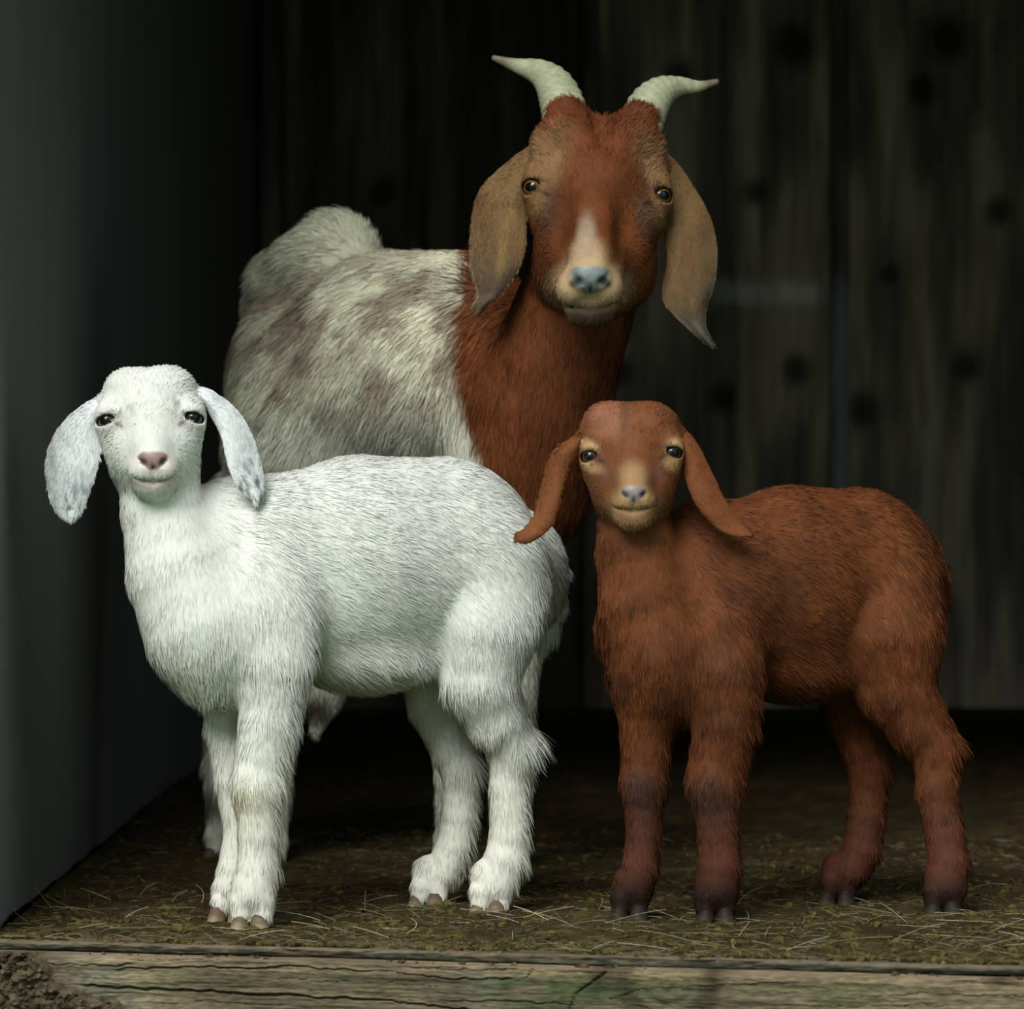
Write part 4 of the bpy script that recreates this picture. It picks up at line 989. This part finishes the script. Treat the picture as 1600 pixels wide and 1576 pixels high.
# head
g.ell((940, 250, 185), (88, 74, 90), k=32, flow=(0, 0.6, 0.6), hl=16, el=0.4, tag=10)
g.ell((897, 213, 200), (42, 40, 50), k=18, flow=(-0.5, 0.2, 0.35), hl=24, el=0.5, tag=10)
g.ell((984, 222, 200), (42, 40, 50), k=18, flow=(0.5, 0.2, 0.35), hl=24, el=0.5, tag=10)
for sd, x, y in ((-1, 846, 289), (1, 1021, 301)):
    g.ell((x, y, 212), (22, 32, 34), k=28, flow=(0.7 * sd, 0.5, 0.4), hl=7, tag=10)
    g.ell((x - 1 * sd, y - 25, 216), (24, 17, 28), k=18, rot=(0, 16 * sd, 0), flow=(0.6 * sd, 0.5, 0.6), hl=9, tag=10)
    g.chain([(x - 12 * sd, y - 22, 222, 20), (x - 20 * sd, y - 75, 205, 26)], k=22, flow=(0.3 * sd, 0.3, 0.9), hl=11, tag=10)
    g.chain([(x - 8 * sd, y - 48, 182, 34), (x + 7 * sd, y - 40, 176, 18)], k=26, flow=(0.8 * sd, 0.4, -0.3), hl=9, tag=10)
    g.ell((x + 2 * sd, y + 34, 212), (16, 24, 32), k=20, flow=(0.5 * sd, 0.5, -0.4), hl=6, tag=10)
    g.chain([(x - 40 * sd, y + 30, 252, 22), (x - 56 * sd, y + 80, 292, 20), (x - 64 * sd, y + 114, 324, 18)], k=30, flow=(0.2 * sd, 0.5, 0.8), hl=7, tag=10)
g.ell((936, 300, 246), (66, 56, 42), k=34, flow=(0, 0.4, 1), hl=15, el=0.4, tag=10)
g.chain([(934, 300, 250, 58), (928, 350, 300, 44), (923, 398, 345, 34), (921, 426, 372, 30)], k=28, flow=(0, 0.5, 1), hl=8, el=0.22, tag=10)
g.ell((872, 372, 228), (36, 76, 66), k=36, flow=(-0.4, 0.5, -0.6), hl=9, tag=10)
g.ell((988, 380, 228), (36, 78, 66), k=36, flow=(0.4, 0.5, -0.6), hl=9, tag=10)
g.ell((984, 432, 205), (34, 42, 50), k=30, flow=(0.4, 0.5, -0.6), hl=10, tag=10)
g.ell((868, 425, 205), (26, 42, 50), k=30, flow=(-0.4, 0.5, -0.6), hl=10, tag=10)
g.chain([(930, 425, 230, 68), (922, 462, 318, 42)], k=34, flow=(0, 0.5, -0.8), hl=9, tag=10)
g.ell((893, 450, 355), (24, 27, 30), k=20, flow=(-0.5, 0.3, -0.6), hl=5, tag=11)
g.ell((949, 450, 355), (24, 27, 30), k=20, flow=(0.5, 0.3, -0.6), hl=5, tag=11)
g.ell((921, 488, 338), (37, 23, 30), k=16, flow=(0, 0.2, -0.9), hl=8, tag=11)
g.ell((922, 432, 388), (29, 19, 14), k=12, flow=(0, 0.2, 1), hl=0, tag=12)
g.chain([(897, 196, 190, 38), (884, 182, 186, 33)], k=10, flow=(-0.3, 0.4, 0.8), hl=10, tag=10)
g.chain([(986, 204, 190, 38), (1000, 188, 186, 32)], k=10, flow=(0.3, 0.4, 0.8), hl=10, tag=10)
eL = eye_setup(g, 837, 293, 19, -1, yaw=28, tilt=0.15, open_=0.66, lid=1.24)
eR = eye_setup(g, 1029, 306, 19, 1, yaw=28, tilt=-0.15, open_=0.66, lid=1.24)
g.chain([(942, 176, 205, 14), (941, 215, 262, 8)], k=34, sub=True)
for sd, x in ((-1, 866), (1, 992)): g.ell((x, 352, g.surf(x, 352) + 26), (18, 40, 24), k=36, rot=(0, -12 * sd, 0), sub=True)
for x, s in ((902, -1), (943, 1)):
    w = g.surf(x, 437); g.chain([(x - s * 9, 445, w, 2.4), (x, 440, w, 4.6), (x + s * 8, 430, w - 4, 3.8)], k=5, sub=True)
mp_ = [(872, 470), (895, 479), (921, 483), (945, 479), (967, 469)]
mw = [g.surf(*q) for q in mp_]; g.chain([(x, y, w, r_) for (x, y), w, r_ in zip(mp_, mw, (1.8, 2.8, 3.2, 2.8, 1.8))], k=6, sub=True)
g.chain([(921, 448, g.surf(921, 448) + 1, 1.8), (921, 478, g.surf(921, 477), 1.8)], k=5, sub=True)
def doe_col(px, py, V, tag, N):
    n = mottle(V, 45, 53); n2 = mottle(V * np.array([1, 1, 1.6]), 22, 55)
    cream = np.tile(np.array([0.78, 0.75, 0.57]), (len(V), 1)) * (0.85 + 0.25 * n[:, None])
    mot = sstep(0.40, 0.60, n2) * np.clip(spot(px, py, 560, 510, 210, 85, 0.6) * 1.0 + spot(px, py, 420, 600, 110, 130, 0.6) * 0.8 + spot(px, py, 690, 480, 60, 70, 0.6) * 0.8 + spot(px, py, 560, 620, 200, 60, 0.7) * 0.5, 0, 1)
    cream = blend(cream, mot * 0.8, (0.27, 0.195, 0.14))
    cream = blend(cream, sstep(600, 700, py) * 0.5, (0.78, 0.78, 0.70))
    red = np.array([0.140, 0.0405, 0.013]) * (0.5 + 0.9 * n[:, None]) * np.ones((len(V), 1))
    edge = np.interp(py, [380, 450, 520, 600, 650, 720, 800], [728, 722, 716, 713, 722, 748, 770])
    isred = sstep(-9, 9, px - edge + 14 * (mottle(V, 70, 57) - 0.5)) * (V[:, 1] < g.p(0, 0, -230)[1])
    isred = np.where(py > 900, isred * 0.0, isred)
    C = cream * (1 - isred[:, None]) + red * isred[:, None]
    C = blend(C, (tag == 4) * np.clip(spot(px, py, 492, 1110, 24, 30, 0.6), 0, 1) * 0.9, (0.06, 0.035, 0.025))
    C = blend(C, (((tag == 3) | (tag == 5)) & (px < 460)) * spot(px, py, 340, 1250, 60, 30, 0.6) * 0.8, (0.05, 0.04, 0.03))
    head = tag >= 10
    top = head * sstep(330, 240, py) * 0
    C = blend(C, head * spot(px, py, 940, 200, 90, 70, 0.5) * 0.45, (0.125, 0.034, 0.014))
    tanb = np.clip(spot(px, py, 862, 250, 26, 50, 0.6, 0.3) + spot(px, py, 1022, 262, 24, 50, 0.6, -0.3) + spot(px, py, 838, 318, 22, 22, 0.6) + spot(px, py, 1026, 330, 24, 26, 0.6) + spot(px, py, 1050, 300, 16, 60, 0.6) + spot(px, py, 832, 245, 18, 45, 0.6) + spot(px, py, 1043, 262, 16, 45, 0.6), 0, 1)
    C = blend(C, head * tanb * 0.75, (0.24, 0.135, 0.065))
    C = blend(C, head * (spot(px, py, 858, 335, 12, 34, 0.7, 0.25) + spot(px, py, 1005, 345, 10, 36, 0.7, -0.25)).clip(0, 1) * 0.6, (0.05, 0.034, 0.026))
    muz = np.clip(spot(px, py, 920, 453, 63, 44, 0.35) + spot(px, py, 919, 408, 30, 34, 0.5), 0, 1)
    C = blend(C, head * muz * 0.9, (0.50, 0.34, 0.20))
    C = blend(C, head * spot(px, py, 916, 372, 15, 36, 0.5) * 0.75, (0.34, 0.25, 0.18))
    C = blend(C, head * (spot(px, py, 854, 303, 8, 3.5, 0.6, 0.5) + spot(px, py, 1011, 317, 8, 3.5, 0.6, -0.5) + spot(px, py, 837, 280, 18, 3, 0.7, 0.1) + spot(px, py, 1029, 292, 18, 3, 0.7, -0.1)).clip(0, 1) * 0.85, (0.03, 0.022, 0.022))
    C = C * np.where(head, 0.8 + 0.4 * mottle(V, 110, 29), 1.0)[:, None]
    C = blend(C, head * (spot(px, py, 921, 489, 38, 13, 0.5)) * 0.92, (0.022, 0.016, 0.013))
    C = blend(C, head * np.clip(1.2 - np.abs(py - np.interp(px, [870, 895, 921, 945, 969], [469, 479, 483, 479, 468])) / 2.4, 0, 1) * (np.abs(px - 920) < 52) * 0.85, (0.05, 0.035, 0.03))
    return blend(C, head * (spot(px, py, 900, 440, 11, 7, 0.5, -0.6) + spot(px, py, 945, 440, 11, 7, 0.5, 0.6)).clip(0, 1) * 0.9, (0.03, 0.03, 0.03))
nose_d = lambda px, py, V: nose_shape(px, py, 922.0, 416, 458, 31) * (V[:, 1] < g.p(0, 0, 350)[1])
ED = mat_eye('amber_eye', (0.30, 0.15, 0.035), (0.02, 0.014, 0.01))
finish_body(g, root, doe_col, 115000, 51, 0.0026, nose_d, lambda px, py, V: np.array([0.20, 0.225, 0.235]) * (0.75 + 0.5 * mottle(V, 300, 8))[:, None] * (1 - 0.9 * np.clip(spot(px, py, 901, 439, 10, 7, 0.7, -0.5) + spot(px, py, 944, 439, 10, 7, 0.7, 0.5) + spot(px, py, 922, 454, 2.5, 9, 0.8), 0, 1))[:, None],
            eyes=(eL, eR), hairless=(lambda px, py, V: (spot(px, py, 922, 434, 38, 26, 0.25) + spot(px, py, 899, 440, 16, 12, 0.4) + spot(px, py, 946, 440, 16, 12, 0.4)).clip(0, 1) * (V[:, 1] < g.p(0, 0, 340)[1]), lambda px, py, V: spot(px, py, 921, 484, 42, 7, 0.4) * (V[:, 1] < g.p(0, 0, 300)[1])), var=0.45, nmix=0.42, streak=0.6, clump=0.25)
add_eye(root, *eL, ED); add_eye(root, *eR, ED)
def doe_ear(px, py, t, s, V):
    n = mottle(V * np.array([2.2, 1, 0.6]), 50, 63); C = np.tile(np.array([0.185, 0.105, 0.045]), (len(V), 1)) * (0.6 + 0.8 * n[:, None])
    C = blend(C, sstep(0.38, 0.85, t) * (0.45 + 0.55 * sstep(0.4, 0.6, mottle(V, 28, 64))), (0.070, 0.058, 0.050))
    C = blend(C, spot(s * 100, t * 100, 62, 55, 9, 40, 0.8) * sstep(0.45, 0.6, n) * 0.6, (0.26, 0.16, 0.05))
    rim = (1 - sstep(0.02, 0.07, s)) + sstep(0.93, 0.98, s); return blend(C, rim * sstep(0.4, 0.8, t) * 0.7, (0.36, 0.30, 0.22))
ear_part(g, root, [(856, 212, 176, 856, 262, 184), (812, 238, 174, 840, 300, 196), (772, 272, 174, 824, 335, 204), (748, 300, 176, 822, 362, 208), (737, 345, 180, 820, 388, 210), (735, 390, 184, 814, 412, 210), (738, 430, 190, 798, 438, 208), (747, 460, 194, 780, 462, 206), (738, 478, 198, 766, 474, 206), (742, 490, 202, 752, 488, 205)], 7, 16, doe_ear, 11000, 8, 61)
ear_part(g, root, [(1022, 224, 170, 1026, 284, 176), (1058, 254, 164, 1034, 340, 186), (1084, 292, 162, 1040, 382, 196), (1102, 322, 166, 1042, 412, 202), (1115, 356, 170, 1036, 440, 206), (1121, 395, 176, 1036, 470, 208), (1117, 440, 182, 1056, 496, 208), (1104, 484, 190, 1078, 516, 206), (1104, 510, 198, 1094, 530, 206), (1116, 537, 204, 1108, 541, 206)], 7, 16, doe_ear, 11000, 8, 62)
def horn(pts, rad, seed):
    pts3 = [g.p(*q) for q in pts]; rr = [g.r(a, pts[i][2]) for i, a in enumerate(rad)]
    V, F, t = tube(pts3, rr, 70, 24, 0.05, 15, 0.8)
    n = mottle(V, 90, seed); C = np.tile(np.array([0.40, 0.40, 0.265]), (len(V), 1)) * (0.7 + 0.5 * n[:, None])
    tt = np.append(t, 1.0); rg = 0.5 + 0.5 * np.sin(tt ** 0.8 * 15 * 2 * math.pi + 1.2); C = C * (1 - 0.16 * rg[:, None] * (1 - tt[:, None]))
    C = blend(C, sstep(0.74, 0.92, tt) * 0.85, (0.12, 0.09, 0.06))
    tri = np.array([f for f in F]); me = bpy.data.meshes.new('horn')
    me.from_pydata(V.tolist(), [], [tuple(f) if f[2] != f[3] else tuple(f[:3]) for f in F.tolist()]); me.update()
    at = me.attributes.new('Col', 'FLOAT_COLOR', 'POINT'); at.data.foreach_set('color', np.hstack([C, np.ones((len(C), 1))]).astype(np.float32).ravel())
    me.polygons.foreach_set('use_smooth', np.ones(len(me.polygons), bool))
    link('horn', me, M['horn'], root)
horn([(886, 205, 190), (880, 168, 176), (866, 134, 158), (842, 113, 142), (806, 102, 130), (770, 90, 122)], [35, 35, 30, 21, 11, 4], 71)
horn([(997, 212, 190), (1011, 170, 176), (1032, 145, 158), (1060, 135, 142), (1092, 135, 130), (1122, 127, 122)], [34, 33, 26, 16, 9, 4], 72)
tail_part(g, root, [(424, 440, -575, 22), (412, 470, -585, 18), (410, 510, -585, 11)], lambda px, py, V: np.tile(np.array([0.56, 0.58, 0.46]), (len(V), 1)), 6000, 34, 73)
for x, w, hd in ((352, -485, -0.5), (418, -355, -0.5), (793, 5, -0.4), (708, -110, -0.4)):
    c = g.p(x, 788, w); c[2] = 0.0; c[1] += -0.004; hoof_part(root, c, hd, 0.0205, (0.05, 0.04, 0.03), (0.20, 0.17, 0.12))
